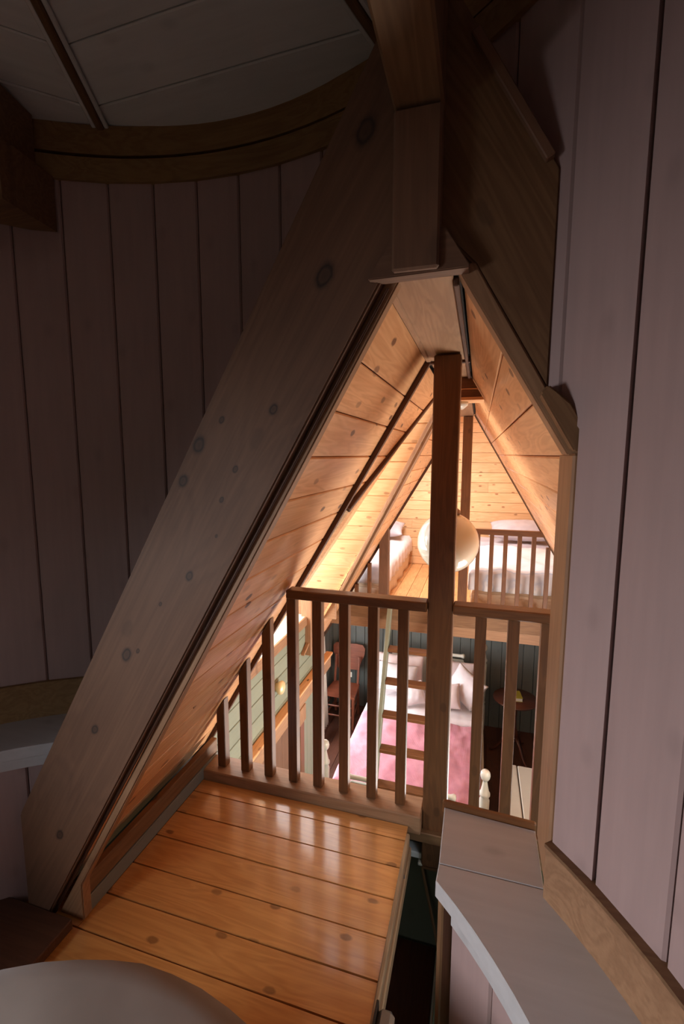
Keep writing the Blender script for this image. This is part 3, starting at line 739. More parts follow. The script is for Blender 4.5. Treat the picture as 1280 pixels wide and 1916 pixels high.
# ------------------------------------------------------------------ dormer on the left of the hall
DP0 = Vector((0, 2.55, 1.654)); DP1 = Vector((0, 3.26, 0.26))
dd_ = (DP1 - DP0); DL = dd_.length
FD = frame(DP0, (1, 0, 0), dd_, Vector((1, 0, 0)).cross(dd_))
if (FD.to_3x3() @ Vector((0, 0, 1))).z > 0:
    FD = frame(DP0, (-1, 0, 0), dd_, Vector((-1, 0, 0)).cross(dd_)); sx = -1
else: sx = 1
dz = dd_.z / DL
def xv(v):                                             # x of the valley at distance v down the dormer slope
    z = 1.654 + dz * v; return RX0 - (RZ - z) / T + 0.0
dpoly = [(sx * (RX0 + 0.02), 0.0), (sx * (xv(DL) + 0.03), DL), (sx * (xv(DL) - 0.02), DL + 0.14), (sx * -1.55, DL + 0.14), (sx * -1.55, 0.0)]
dc = slab('ceiling_dormer', FD, dpoly, -0.06, -0.016, 'gap'); tag(dc, kind='structure')
planks(dc, FD, dpoly, span(0, DL + 0.14, 0.1215, 0.06), 'pine_pale')
# roof window in the far slope of the dormer, above the line of sight
w5 = empty('window_5', (-1.0, 2.75, 1.3)); w5['kind'] = 'structure'
def on_dormer(x, z, lift=0.0):
    v = (1.654 - z) / -dz; p = FD @ Vector((sx * x, v, lift)); return p
for z_ in (1.13, 1.50): bar('window_frame', on_dormer(-1.34, z_, 0.008), on_dormer(-0.74, z_, 0.008), 0.03, 0.03, 'pine_pale', w5)
for x_ in (-1.34, -0.74): bar('window_frame', on_dormer(x_, 1.13, 0.008), on_dormer(x_, 1.50, 0.008), 0.03, 0.03, 'pine_pale', w5)
pv = [on_dormer(-1.33, 1.14, 0.006), on_dormer(-0.75, 1.14, 0.006), on_dormer(-0.75, 1.49, 0.006), on_dormer(-1.33, 1.49, 0.006)]
pn = (pv[1] - pv[0]).cross(pv[3] - pv[0]).normalized() * 0.003
mesh('pane', pv + [p + pn for p in pv], [[0, 1, 2, 3], [7, 6, 5, 4], [0, 4, 5, 1], [1, 5, 6, 2], [2, 6, 7, 3], [3, 7, 4, 0]], 'lit_pane', w5)
# near slope of the dormer (seen only from the other side)
dn_ = mesh('ceiling_dormer_near', [(RX0 - 0.02, 2.44, 1.66), (-1.55, 2.44, 1.66), (-1.55, 1.62, 0.0), (-1.12, 1.70, 0.09), (RX0 - 0.02, 2.40, 1.69), (-1.55, 2.40, 1.69), (-1.55, 1.58, 0.03), (-1.14, 1.67, 0.12)],
     [[0, 1, 2, 3], [7, 6, 5, 4], [0, 4, 5, 1], [1, 5, 6, 2], [2, 6, 7, 3], [3, 7, 4, 0]], 'pine'); tag(dn_, kind='structure')
# valley timbers
nv = bar('trim_34', (RX0 - 0.012, 2.37, 1.640), (-0.50, 1.77, 1.10), 0.030, 0.022, 'dark_trim', None, (T, 0, -1)); tag(nv, kind='structure')
P0 = Vector((-0.200, 2.60, 1.634)); P1 = Vector((-1.015, 3.27, 0.215))
vb = empty('valley_beam', P1); tag(vb, 'pale slanting valley beam beyond the railing beside the bright dormer boards', 'beam')
hm = Vector((T, 0, -1)).normalized()
def vbar(name, off, wdt, thk, lift, mat):
    side = (P1 - P0).normalized().cross(hm)
    o = bar(name, P0 + side * off + hm * lift, P1 + side * off + hm * lift, wdt, thk, mat, None, hm)
    adopt(o, vb)
vbar('beam_face', -0.030, 0.075, 0.045, 0.012, 'lining')
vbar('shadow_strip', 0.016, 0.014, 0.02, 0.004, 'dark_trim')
vbar('cover_strip', 0.034, 0.018, 0.02, 0.008, 'lining')

# dormer window wall
XW = -1.25
ww = box('wall_dormer', XW - 0.10, XW - 0.004, 1.0, 3.32, -0.30, 0.055, 'gap_sage', None, 0, 'y'); tag(ww, kind='structure')
w1 = empty('window_2', (-1.33, 2.6, 0.08)); w1['kind'] = 'structure'
box('window_sill', -1.40, XW + 0.002, 1.75, 3.27, 0.050, 0.073, 'white_paint', w1, 0.003, 'y')  # white colour stands in for overexposed light on the sill top
box('sill_apron', XW + 0.001, XW + 0.016, 1.66, 3.27, 0.004, 0.074, 'lining', w1, 0.003, 'y')
box('window_frame', -1.42, -1.37, 1.75, 1.80, 0.073, 1.0, 'lining', w1, 0.003, 'z')
box('window_frame', -1.42, -1.37, 3.26, 3.31, 0.073, 1.0, 'lining', w1, 0.003, 'z')
box('window_frame', -1.42, -1.37, 1.80, 3.26, 0.96, 1.0, 'lining', w1, 0.003, 'y')
box('window_frame', -1.42, -1.37, 2.50, 2.53, 0.075, 0.96, 'lining', w1, 0.003, 'z')
box('pane', -1.398, -1.394, 1.80, 2.50, 0.075, 0.96, 'glass', w1, 0, 'y')
box('pane', -1.398, -1.394, 2.53, 3.26, 0.075, 0.96, 'glass', w1, 0, 'y')
# far cheek of the dormer with its post
ck = box('wall_dormer_side', -1.42, -1.02, 3.285, 3.31, 0.05, 0.26, 'lining'); tag(ck, kind='structure')
cp = box('trim_35', XW - 0.03, XW + 0.05, 3.22, 3.28, -0.24, 0.26, 'lining', None, 0.004, 'z'); tag(cp, kind='structure')
cp2 = bar('trim_36', (XW + 0.012, 3.13, -0.20), (XW + 0.05, 3.62, 0.10), 0.016, 0.03, 'lining', None, (1, 0, 0)); tag(cp2, kind='structure')

# left wall of the hall: sage boards along the hall, rail beam, upright boards below
FW = frame((XW, 0, 0), (0, 1, 0), (0, 0, 1), (1, 0, 0))
wh = box('wall_hall_left', XW - 0.06, XW - 0.016, 1.0, 3.645, -2.2, 0.05, 'gap_sage', None, 0, 'y'); tag(wh, kind='structure')
planks(wh, FW, [(1.66, -0.44), (3.645, -0.44), (3.645, 0.045), (1.66, 0.045)], [-0.44, -0.40, -0.29, -0.18, -0.07, 0.045], 'sage', gap=0.004)
rbm2 = box('wall_beam', XW, XW + 0.045, 1.66, 3.735, -0.560, -0.445, 'lining', None, 0.005, 'y')
tag(rbm2, 'light wooden rail beam along the sage green wall of the hall', 'beam')
box('ledge', XW, XW + 0.062, 1.66, 3.74, -0.444, -0.425, 'pine', rbm2, 0.003, 'y')
FV = frame((XW, 0, 0), (0, 0, 1), (0, -1, 0), (1, 0, 0))
planks(wh, FV, [(-2.19, -3.02), (-0.565, -3.02), (-0.565, -1.66), (-2.19, -1.66)], span(-3.02, -1.66, 0.13), 'beam', gap=0.003)
planks(wh, FV, [(-2.19, -3.645), (-0.565, -3.645), (-0.565, -3.10), (-2.19, -3.10)], span(-3.645, -3.10, 0.1), 'sage', gap=0.003)
dpost = box('door_post', XW, XW + 0.035, 3.02, 3.10, -2.19, -0.565, 'rail', None, 0.004, 'z'); tag(dpost, 'upright reddish brown door post under the rail beam', 'post')
bp_ = box('beam_bracket', XW, XW + 0.05, 2.98, 3.10, -0.69, -0.562, 'lining', None, 0.004, 'z'); tag(bp_, 'small wooden bracket between the rail beam and the door post', 'bracket')
# brass wall light
kn = lathe('wall_lamp', [(0.0, -0.004), (0.028, -0.004), (0.028, 0.006), (0.042, 0.022), (0.046, 0.035), (0.040, 0.048), (0.02, 0.056), (0.0, 0.058)], 'brass', None, seg=20,
      mw=frame((XW + 0.004, 2.675, -0.225), (0, 1, 0), (0, 0, 1), (1, 0, 0)))
tag(kn, 'small round brass wall lamp on the sage green boards', 'lamp')

# ------------------------------------------------------------------ collar, lamp
col = empty('collar_beam', (-0.12, 2.08, 1.55)); tag(col, 'short brown collar across the ridge behind the tall post', 'beam')
def collar(name, z0, z1, y0, y1, mat):
    e = 0.006
    F = [(-0.15, z) for z in (z0, z1)]; G = [(RX1 + (RZ - z) / T - e, z) for z in (z0, z1)]
    o = tri_beam(name, [F[0], G[0], G[1], F[1]], y0, y1, mat, (1, 0), 0.001)
    adopt(o, col)
collar('collar_board', 1.597, 1.640, 2.065, 2.10, 'rail')
collar('bead', 1.591, 1.596, 2.055, 2.10, 'pine')
collar('collar_board', 1.560, 1.590, 2.065, 2.10, 'rail')
collar('bead', 1.547, 1.559, 2.050, 2.18, 'pine')
LX, LY, LZ = -0.126, 2.15, 0.918
lamp = empty('pendant_lamp', (LX, LY, LZ)); tag(lamp, 'round white opal glass globe lamp hanging behind the tall post', 'lamp')
prof = [(0.139 * math.sin(R(a)), -0.139 * math.cos(R(a))) for a in range(6, 174, 6)]
lathe('globe', [(0.001, -0.139)] + prof + [(0.001, 0.139)], 'opal', lamp, (LX, LY, LZ), 40)
lathe('lamp_cap', [(0.001, 0.132), (0.052, 0.132), (0.05, 0.150), (0.035, 0.162), (0.012, 0.168), (0.010, 0.185), (0.001, 0.185)], 'rail', lamp, (LX, LY, LZ), 20)
tube('cord', [(LX, LY, LZ + 0.18), (LX, LY, 1.535)], 0.003, 'white_paint', lamp)
lathe('ceiling_rose', [(0.001, 1.515), (0.03, 1.517), (0.048, 1.532), (0.05, 1.5465), (0.001, 1.5465)], 'white_paint', lamp, (LX + 0.02, LY - 0.02, 0), 20)

# ------------------------------------------------------------------ far loft
ZL = -0.10
lf = box('floor_loft', -2.0, 1.6, YF, 6.0, ZL - 0.05, ZL - 0.016, 'gap', None, 0); tag(lf, kind='structure')
FLo = frame((0, 0, ZL), (0, 1, 0), (-1, 0, 0), (0, 0, 1))
planks(lf, FLo, [(YF, -1.6), (5.95, -1.6), (5.95, 2.0), (YF, 2.0)], span(-1.6, 2.0, 0.13, -1.55), 'loft_floor', gap=0.003, ch=0.002)
gw = box('wall_gable', -2.0, 1.6, 5.968, 6.02, -0.15, 2.6, 'gap', None, 0); tag(gw, kind='structure')
FG = frame((0, 5.95, 0), (1, 0, 0), (0, 0, 1), (0, -1, 0))
planks(gw, FG, [(-1.9, ZL), (1.5, ZL), (1.5, 0.8), (0.6, 2.2), (-0.8, 2.2), (-1.9, 0.8)], span(ZL, 2.2, 0.122, 0.0), 'pine_pale', joints=3.0)
for nm, s in (('ceiling_loft_left', -1), ('ceiling_loft_right', 1)):
    xe = -1.80 if s < 0 else 1.30
    F = frame((CX, 0, 2.12), (0, 1, 0), (xe - CX, 0, -1.75), Vector((1.75, 0, (xe - CX))) * (1 if s < 0 else -1))
    if (F.to_3x3() @ Vector((0, 0, 1))).z > 0: F = frame((CX, 0, 2.12), (0, 1, 0), (xe - CX, 0, -1.75), -(F.to_3x3() @ Vector((0, 0, 1))))
    Ls = math.hypot(xe - CX, 1.75)
    c2 = slab(nm, F, [(YF + 0.05, 0), (6.0, 0), (6.0, Ls), (YF + 0.05, Ls)], -0.05, -0.016, 'gap'); tag(c2, kind='structure')
    planks(c2, F, [(YF + 0.05, 0), (5.95, 0), (5.95, Ls), (YF + 0.05, Ls)], span(0, Ls, 0.125), 'pine_pale')
w4 = empty('added_skylight', (-1.2, 4.95, 0.9)); w4['kind'] = 'structure'  # frame added round the loft fill lamp, no opening behind it
for yy in (4.53, 5.37): bar('window_frame', (-1.02, yy, 1.16), (-0.64, yy, 1.55), 0.03, 0.04, 'pine_pale', w4)
bar('window_frame', (-1.02, 4.53, 1.16), (-1.02, 5.37, 1.16), 0.03, 0.04, 'pine_pale', w4)
bar('window_frame', (-0.64, 4.53, 1.55), (-0.64, 5.37, 1.55), 0.03, 0.04, 'pine_pale', w4)
kw = box('wall_loft_left', -1.84, -1.80, YF, 6.0, -0.12, 0.40, 'pine_pale', None, 0, 'y'); tag(kw, kind='structure')
kw = box('wall_loft_right', 1.30, 1.34, YF, 6.0, -0.12, 0.40, 'pine_pale', None, 0, 'y'); tag(kw, kind='structure')
# closing wall over the loft edge (behind the hall's slopes)
cw = mesh('wall_loft_front', [(RX1 + 0.03, 4.17, RZ), (1.6, 4.17, -0.5), (1.6, 4.17, 2.3), (-2.0, 4.17, 2.3), (-2.0, 4.17, -0.9), (RX0 - 0.03, 4.17, RZ), (RX0 - 0.03, 4.17, RZ + 0.04), (RX1 + 0.03, 4.17, RZ + 0.04)],
     [[0, 1, 2, 7], [7, 2, 3, 6], [6, 3, 4, 5]], 'pine'); tag(cw, kind='structure')
fb = empty('loft_edge_beam', (-0.3, 4.1, -0.30)); tag(fb, 'brown edge beam of the far loft above the bedroom', 'beam')
box('beam_board', -1.62, 1.2, 4.09, 4.125, -0.300, -0.205, 'lining', fb, 0.003)
box('beam_board', -1.62, 1.2, 4.075, 4.125, -0.203, -0.075, 'beam_brown', fb, 0.003)

FYR = 4.10
def far_post(x0, x1, z1, label):
    o = box('loft_post', x0, x1, FYR - 0.03, FYR + 0.055, -0.10, z1, 'rail' if x0 > -0.5 else 'beam', None, 0.004, 'z'); tag(o, label, 'post'); return o
far_post(-0.142, -0.064, 1.638, 'tall far loft post behind the white globe lamp')
far_post(-0.850, -0.765, 0.66, 'short greyish far loft post beside the foot of the smaller bed')
r3 = empty('loft_railing', (0.3, FYR, ZL)); tag(r3, 'far loft railing in front of the striped bed', 'railing')
box('top_rail', -0.060, 0.62, FYR - 0.025, FYR + 0.03, 0.640, 0.685, 'rail', r3, 0.003)
box('bottom_rail', -0.060, 1.0, FYR - 0.015, FYR + 0.03, -0.074, -0.035, 'rail', r3, 0.003)
for x in (-0.002, 0.110, 0.222, 0.334, 0.446, 0.558, 0.670):
    zt = min(0.64, roof(x + 0.034) - 0.01)
    box('baluster', x, x + 0.034, FYR - 0.012, FYR + 0.024, -0.034, zt, 'rail', r3, 0.002, 'z')
r4 = empty('loft_railing', (-1.0, FYR, ZL)); tag(r4, 'far loft railing left of the globe lamp, under the valley beam', 'railing')
box('bottom_rail', -1.14, -0.851, FYR - 0.015, FYR + 0.03, -0.074, -0.035, 'rail', r4, 0.003)
for x in (-1.085, -0.962):
    box('baluster', x, x + 0.034, FYR - 0.012, FYR + 0.024, -0.034, roof(x) - 0.012, 'rail', r4, 0.002, 'z')

# ------------------------------------------------------------------ soft things
def soft_block(name, x0, x1, y0, y1, z0, z1, mat, parent=None, rnd=0.05, wrinkle=0.008, freq=7, sub=0.04, seed=0, skirt=0.0):
    """Bedding: a rounded block with a wrinkled surface."""
    nx = max(4, int((x1 - x0) / sub)); ny = max(4, int((y1 - y0) / sub)); vs, fs = [], []
    def ease(t, L):
        d = min(t, 1 - t) * L
        return 0 if d >= rnd else rnd - math.sqrt(max(0, rnd * rnd - (rnd - d) ** 2))
    for j in range(ny + 1):
        for i in range(nx + 1):
            u, v = i / nx, j / ny; x = x0 + (x1 - x0) * u; y = y0 + (y1 - y0) * v
            drop = max(ease(u, x1 - x0), ease(v, y1 - y0))
            n_ = noise.noise(Vector((x * freq + seed, y * freq * 0.6, seed))) * wrinkle + noise.noise(Vector((x * freq * 3, y * freq * 2 + seed, 1))) * wrinkle * 0.4
            vs.append((x, y, z1 - drop + n_))
    top = lambda i, j: j * (nx + 1) + i
    for j in range(ny):
        for i in range(nx): fs.append([top(i, j), top(i + 1, j), top(i + 1, j + 1), top(i, j + 1)])
    rim = [(i, 0) for i in range(nx)] + [(nx, j) for j in range(ny)] + [(i, ny) for i in range(nx, 0, -1)] + [(0, j) for j in range(ny, 0, -1)]
    b0 = len(vs); n = len(rim); rows = 3
    cx, cy = (x0 + x1) / 2, (y0 + y1) / 2
    for k in range(1, rows + 1):
        for q, (i, j) in enumerate(rim):
            x, y, z = vs[top(i, j)]
            f = k / rows
            wv = math.sin(q * 0.9 + seed) * 0.006 * f * (1 + skirt)
            dx = (x - cx); dy = (y - cy); L = math.hypot(dx, dy)
            vs.append((x + dx / L * wv, y + dy / L * wv, z + (z0 - z) * f))
    ring = [top(i, j) for i, j in rim]
    for k in range(rows):
        cur = [b0 + k * n + q for q in range(n)]
        for q in range(n): fs.append([ring[q], ring[(q + 1) % n], cur[(q + 1) % n], cur[q]])
        ring = cur
    fs.append(list(reversed(ring)))
    return mesh(name, vs, fs, mat, parent, None, True)

def pillow(name, c, sx, sy, sz, rot, mat, label, group=None, seed=0):
    n = 22; vs, fs = [], []
    for side in (1, -1):
        for j in range(n + 1):
            for i in range(n + 1):
                u, v = i / n * 2 - 1, j / n * 2 - 1
                pin = 1 - 0.07 * (u * u) * (1 - v * v) - 0.0
                x = u * sx / 2 * (1 - 0.09 * (1 - abs(u)) * 0 - 0.08 * (1 - v * v) * abs(u) ** 3)
                y = v * sy / 2 * (1 - 0.08 * (1 - u * u) * abs(v) ** 3)
                h = ((1 - abs(u) ** 2.4) ** 0.55) * ((1 - abs(v) ** 2.4) ** 0.55)
                wr = noise.noise(Vector((u * 2.5 + seed * 3.1, v * 2.5, seed))) * 0.09 + noise.noise(Vector((u * 7 + seed, v * 3, seed + side))) * 0.05
                vs.append((x, y, side * sz / 2 * h * (1 + wr)))
    m_ = (n + 1) ** 2
    for s in (0, 1):
        for j in range(n):
            for i in range(n):
                a = s * m_ + j * (n + 1) + i; fs.append([a, a + 1, a + n + 2, a + n + 1])
    bm = bmesh.new(); V_ = [bm.verts.new(v) for v in vs]
    for f in fs: bm.faces.new([V_[i] for i in f])
    bmesh.ops.remove_doubles(bm, verts=bm.verts, dist=0.0008)
    bmesh.ops.recalc_face_normals(bm, faces=bm.faces)
    for f in bm.faces: f.smooth = True
    me = bpy.data.meshes.new(name); bm.to_mesh(me); bm.free()
    from mathutils import Euler
    o = link(name, me, mat, None, Matrix.Translation(Vector(c)) @ Euler([R(a) for a in rot], 'XYZ').to_matrix().to_4x4())
    tag(o, label, 'pillow', group); return o

# right loft bed
mb = soft_block('mattress', -0.03, 0.98, 4.26, 5.90, ZL, 0.095, 'valance', sub=0.06, wrinkle=0.003, skirt=2)
tag(mb, 'low mattress with a beige striped valance behind the far loft railing', 'mattress')
th = soft_block('bedspread', -0.055, 1.005, 4.235, 5.42, 0.10, 0.305, 'throw', wrinkle=0.02, freq=6, seed=3, sub=0.03, skirt=1.5)
tag(th, 'white and blue-grey crumpled bedspread on the far right loft bed', 'bedspread')
sh = soft_block('sheet', -0.045, 0.995, 5.445, 5.92, 0.10, 0.31, 'linen_grey', wrinkle=0.008, freq=5, seed=5)
tag(sh, 'pale lilac-grey sheet folded back at the head of the right loft bed', 'sheet')
pillow('pillow', (0.50, 5.66, 0.45), 0.72, 0.42, 0.20, (14, 0, -3), 'linen_grey', 'crumpled pale grey pillow against the gable wall behind the railing', seed=2)
# left loft bed
mb2 = soft_block('mattress', -1.62, -0.83, 4.28, 5.90, ZL, 0.075, 'valance', sub=0.06, wrinkle=0.003, skirt=2)
tag(mb2, 'low mattress with a beige valance on the left side of the far loft', 'mattress')
th2 = soft_block('bedspread', -1.645, -0.805, 4.255, 5.92, 0.08, 0.275, 'linen', wrinkle=0.018, freq=6, seed=9, sub=0.03, skirt=1.5)
tag(th2, 'plain white bedspread on the left loft bed beside the bare floorboards', 'bedspread')
pillow('pillow', (-1.20, 5.66, 0.395), 0.66, 0.42, 0.17, (12, 0, 4), 'linen_grey', 'pale pillow at the head of the left loft bed', seed=4)

# quilt in the foreground
def foreground_quilt():
    cx, cy, a_, b_ = -0.48, -0.25, 0.70, 0.862
    rings, seg = 26, 72; vs, fs = [], []
    vs.append((cx, cy, 0.448))
    for i in range(1, rings + 1):
        t = i / rings
        for k in range(seg):
            an = 2 * math.pi * k / seg
            if t < 0.82: q = t / 0.82; rho = q * 0.985; z = 0.448 - 0.030 * q ** 6
            else: q = (t - 0.82) / 0.18; rho = 0.985 + 0.06 * math.sin(q * 1.5) ; z = 0.418 - 0.398 * q
            x = cx + a_ * rho * math.cos(an); y = cy + b_ * rho * math.sin(an)
            z += 0.012 * noise.noise(Vector((x * 3, y * 3, 0))) + 0.009 * noise.noise(Vector((x * 11, y * 9, 2)))
            r2 = 1 + 0.012 * math.sin(an * 9) * max(0, t - 0.7)
            vs.append((cx + (x - cx) * r2, cy + (y - cy) * r2, z))
    for k in range(seg): fs.append([0, 1 + k, 1 + (k + 1) % seg])
    for i in range(rings - 1):
        for k in range(seg):
            j = (k + 1) % seg; fs.append([1 + i * seg + k, 1 + (i + 1) * seg + k, 1 + (i + 1) * seg + j, 1 + i * seg + j])
    fs.append([1 + (rings - 1) * seg + k for k in range(seg)])
    o = mesh('quilt', vs, fs, 'quilt', None, None, True)
    tag(o, 'rounded corner of a plain greyish quilt lying over the turret bed in the foreground', 'quilt')
foreground_quilt()

# ------------------------------------------------------------------ bedroom below
ZB = -2.2
bf = box('floor_bedroom', -2.4, 1.7, 1.62, 6.05, ZB - 0.06, ZB - 0.016, 'gap', None, 0); tag(bf, kind='structure')
FB = frame((0, 0, ZB), (0, 1, 0), (-1, 0, 0), (0, 0, 1))
planks(bf, FB, [(1.64, -1.6), (5.95, -1.6), (5.95, 2.1), (1.64, 2.1)], span(-1.6, 2.1, 0.14), 'dark_floor', gap=0.003, ch=0.002)
bw = box('wall_bedroom', -2.1, 1.6, 5.968, 6.03, ZB, -0.15, 'gap_sage', None, 0); tag(bw, kind='structure')
FBW = frame((0, 5.95, 0), (0, 0, 1), (-1, 0, 0), (0, -1, 0))
if (FBW.to_3x3().determinant()) < 0: FBW = frame((0, 5.95, 0), (0, 0, 1), (1, 0, 0), (0, -1, 0))
lo_, hi_ = (-1.5, 1.9)
planks(bw, FBW, [(ZB, -1.9), (-0.15, -1.9), (-0.15, 1.9), (ZB, 1.9)], span(-1.9, 1.9, 0.128), 'grey_green', gap=0.005)
bl = box('wall_bedroom_left', -1.96, -1.895, 5.18, 5.96, ZB, -0.12, 'grey_green', None, 0, 'z'); tag(bl, kind='structure')
FBL = frame((-1.88, 0, 0), (0, 0, 1), (0, -1, 0), (1, 0, 0))
planks(bl, FBL, [(ZB, -5.95), (-0.16, -5.95), (-0.16, -5.18), (ZB, -5.18)], span(-5.95, -5.18, 0.128), 'grey_green', gap=0.005)
b2 = box('wall_bedroom_window', -1.96, -1.88, 3.70, 5.18, ZB, -1.55, 'grey_green', None, 0, 'y'); tag(b2, kind='structure')
b3 = box('wall_bedroom_corner', -1.96, -1.275, 3.61, 3.645, ZB, -0.12, 'sage', None, 0, 'z'); tag(b3, kind='structure')
w3 = empty('window_3', (-1.92, 4.45, -1.5)); w3['kind'] = 'structure'
box('window_frame', -1.94, -1.89, 3.76, 5.18, -1.55, -1.50, 'white_paint', w3, 0.003, 'y')
box('window_frame', -1.94, -1.89, 3.76, 5.18, -0.48, -0.43, 'white_paint', w3, 0.003, 'y')
box('window_frame', -1.94, -1.89, 4.44, 4.48, -1.50, -0.48, 'white_paint', w3, 0.003, 'z')
box('pane', -1.918, -1.914, 3.76, 4.44, -1.50, -0.48, 'glass', w3, 0, 'y')
box('pane', -1.918, -1.914, 4.48, 5.18, -1.50, -0.48, 'glass', w3, 0, 'y')
b4 = box('wall_bedroom_head', -1.96, -1.88, 3.70, 5.18, -0.43, -0.12, 'grey_green', None, 0, 'y'); tag(b4, kind='structure')
br_ = box('wall_bedroom_right', 1.5, 1.54, 1.64, 6.0, ZB, 0.3, 'grey_green', None, 0, 'z'); tag(br_, kind='structure')
bc = box('ceiling_bedroom', -1.96, 1.6, 4.13, 6.0, -0.19, -0.155, 'pine', None, 0, 'y'); tag(bc, kind='structure')
hs = box('wall_hall_right', 1.22, 1.5, 1.64, 4.13, -0.75, -0.70, 'pine', None, 0, 'y'); tag(hs, kind='structure')
nw = box('wall_near', -1.3, 1.5, 1.645, 1.66, ZB, -0.10, 'grey_green', None, 0, 'z'); tag(nw, kind='structure')

w6 = empty('window_6', (1.02, 2.6, -0.9)); w6['kind'] = 'structure'
for y_ in (1.92, 3.28): bar('window_frame', (1.18, y_, -1.30), (0.94, y_, -0.50), 0.05, 0.05, 'white_paint', w6)
bar('window_frame', (1.18, 1.92, -1.30), (1.18, 3.28, -1.30), 0.05, 0.05, 'white_paint', w6)
bar('window_frame', (0.94, 1.92, -0.50), (0.94, 3.28, -0.50), 0.05, 0.05, 'white_paint', w6)

# curtain
def curtain_mesh():
    vs, fs = [], []; n, m_ = 40, 8
    for j in range(m_ + 1):
        for i in range(n + 1):
            s = i / n; y = 4.98 + 0.20 * s; x = -1.735 + 0.022 * math.sin(s * 26) - 0.045 * (1 - j / m_)
            vs.append((x + 0.03 * (j / m_) * 0.5, y, -0.62 - 1.42 * j / m_))
    for j in range(m_):
        for i in range(n):
            a = j * (n + 1) + i; fs.append([a, a + 1, a + n + 2, a + n + 1])
    o = mesh('curtain', vs, fs, 'curtain', None, None, True)
    so = o.modifiers.new('solid', 'SOLIDIFY'); so.thickness = 0.004
    tag(o, 'narrow white curtain hanging at the bedroom window beside the chair', 'curtain')
curtain_mesh()
cro = tube('curtain_rod', [(-1.77, 3.76, -0.60), (-1.77, 5.25, -0.60)], 0.009, 'dark_wood'); tag(cro, 'dark thin curtain rod above the bedroom window', 'rod')

# chair in the corner
def chair():
    c = empty('chair', (-1.60, 5.50, ZB)); tag(c, 'old red-brown wooden chair with a shield-shaped back in the bedroom corner', 'chair')
    x0, x1, yf, yb, zs = -1.83, -1.41, 5.34, 5.72, ZB + 0.45
    P = [(x0, yf), (x1, yf), (x1 - 0.03, yb), (x0 + 0.03, yb)]
    s_ = slab('seat', frame((0, 0, 0), (1, 0, 0), (0, 1, 0), (0, 0, 1)), P, zs - 0.03, zs, 'chair_wood')
    adopt(s_, c)
    def b(name, *a, **k):
        o = bar(name, *a, **k); adopt(o, c); return o
    for x in (x0 + 0.025, x1 - 0.025):
        b('leg', (x, yf + 0.025, ZB), (x, yf + 0.025, zs - 0.03), 0.034, 0.034, 'chair_wood', up=(0, 1, 0))
    for x in (x0 + 0.05, x1 - 0.05):
        b('leg', (x, yb + 0.03, ZB), (x, yb - 0.02, zs - 0.03), 0.032, 0.032, 'chair_wood', up=(0, 1, 0))
        b('back_post', (x, yb - 0.02, zs), (x, yb + 0.05, ZB + 0.80), 0.028, 0.028, 'chair_wood', up=(0, 1, 0))
    for z in (0.16, 0.29):
        b('stretcher', (x0 + 0.04, yf + 0.025, ZB + z), (x1 - 0.04, yf + 0.025, ZB + z), 0.018, 0.018, 'chair_wood')
        b('stretcher', (x0 + 0.03, yf + 0.03, ZB + z), (x0 + 0.05, yb, ZB + z), 0.018, 0.018, 'chair_wood')
        b('stretcher', (x1 - 0.03, yf + 0.03, ZB + z), (x1 - 0.05, yb, ZB + z), 0.018, 0.018, 'chair_wood')
    # shield back
    cx = (x0 + x1) / 2
    prof = [(-0.15, 0.60), (-0.17, 0.70), (-0.22, 0.82), (-0.225, 0.90), (-0.19, 0.945), (-0.10, 0.955), (0, 0.948), (0.10, 0.955), (0.19, 0.945), (0.225, 0.90), (0.22, 0.82), (0.17, 0.70), (0.15, 0.60)]
    Fc = frame((cx, yb + 0.02, ZB), (1, 0, 0), (0, 0.12, 1), (0, -1, 0.12))
    o = slab('backrest', Fc, prof, -0.012, 0.012, 'chair_wood'); adopt(o, c)
    t_ = box('tag', cx + 0.01, cx + 0.06, yb + 0.042, yb + 0.044, ZB + 0.505, ZB + 0.575, 'paper', None, 0)
    adopt(t_, c)
chair()

# the bed
BX0, BX1, BYF, BYH = -1.225, 0.140, 3.62, 5.68
bed = empty('bed', (-0.54, 4.6, ZB)); tag(bed, 'white painted double bed with turned ball-topped posts', 'bed')
def post_prof(h):
    return [(0.001, 0), (0.030, 0), (0.034, 0.03), (0.026, 0.06), (0.036, 0.12), (0.038, 0.20), (0.038, 0.42), (0.030, 0.45), (0.040, 0.47), (0.030, 0.49), (0.036, 0.56),
            (0.040, h - 0.26), (0.030, h - 0.235), (0.043, h - 0.215), (0.043, h - 0.20), (0.034, h - 0.185), (0.024, h - 0.14), (0.018, h - 0.105), (0.016, h - 0.092),
            (0.026, h - 0.084), (0.036, h - 0.066), (0.040, h - 0.044), (0.036, h - 0.020), (0.024, h - 0.006), (0.001, h)]
for x in (BX0, BX1):
    lathe('post', post_prof(1.00), 'white_paint', bed, (x, BYF, ZB), 22)
    lathe('post', post_prof(1.22), 'white_paint', bed, (x, BYH, ZB), 22)
def swoop(name, y, zlow, ztop, zend, mat):
    pts = []
    n = 24; x0, x1 = BX0 + 0.02, BX1 - 0.02
    for k in range(n + 1):
        u = k / n; x = x0 + (x1 - x0) * u; d = min(u, 1 - u)
        if d < 0.05: z = zend
        elif d < 0.16: q = (d - 0.05) / 0.11; z = zend - 0.10 * math.sin(q * math.pi) + (ztop - zend) * q
        else: z = ztop
        pts.append((x, z))
    poly = pts + [(x1, zlow), (x0, zlow)]
    o = slab(name, frame((0, y, 0), (1, 0, 0), (0, 0, 1), (0, -1, 0)), poly, -0.012, 0.012, mat)
    adopt(o, bed)
swoop('footboard', BYF, ZB + 0.28, ZB + 0.66, ZB + 0.62, 'bed_grey')
swoop('headboard', BYH, ZB + 0.35, ZB + 0.98, ZB + 0.84, 'bed_grey')
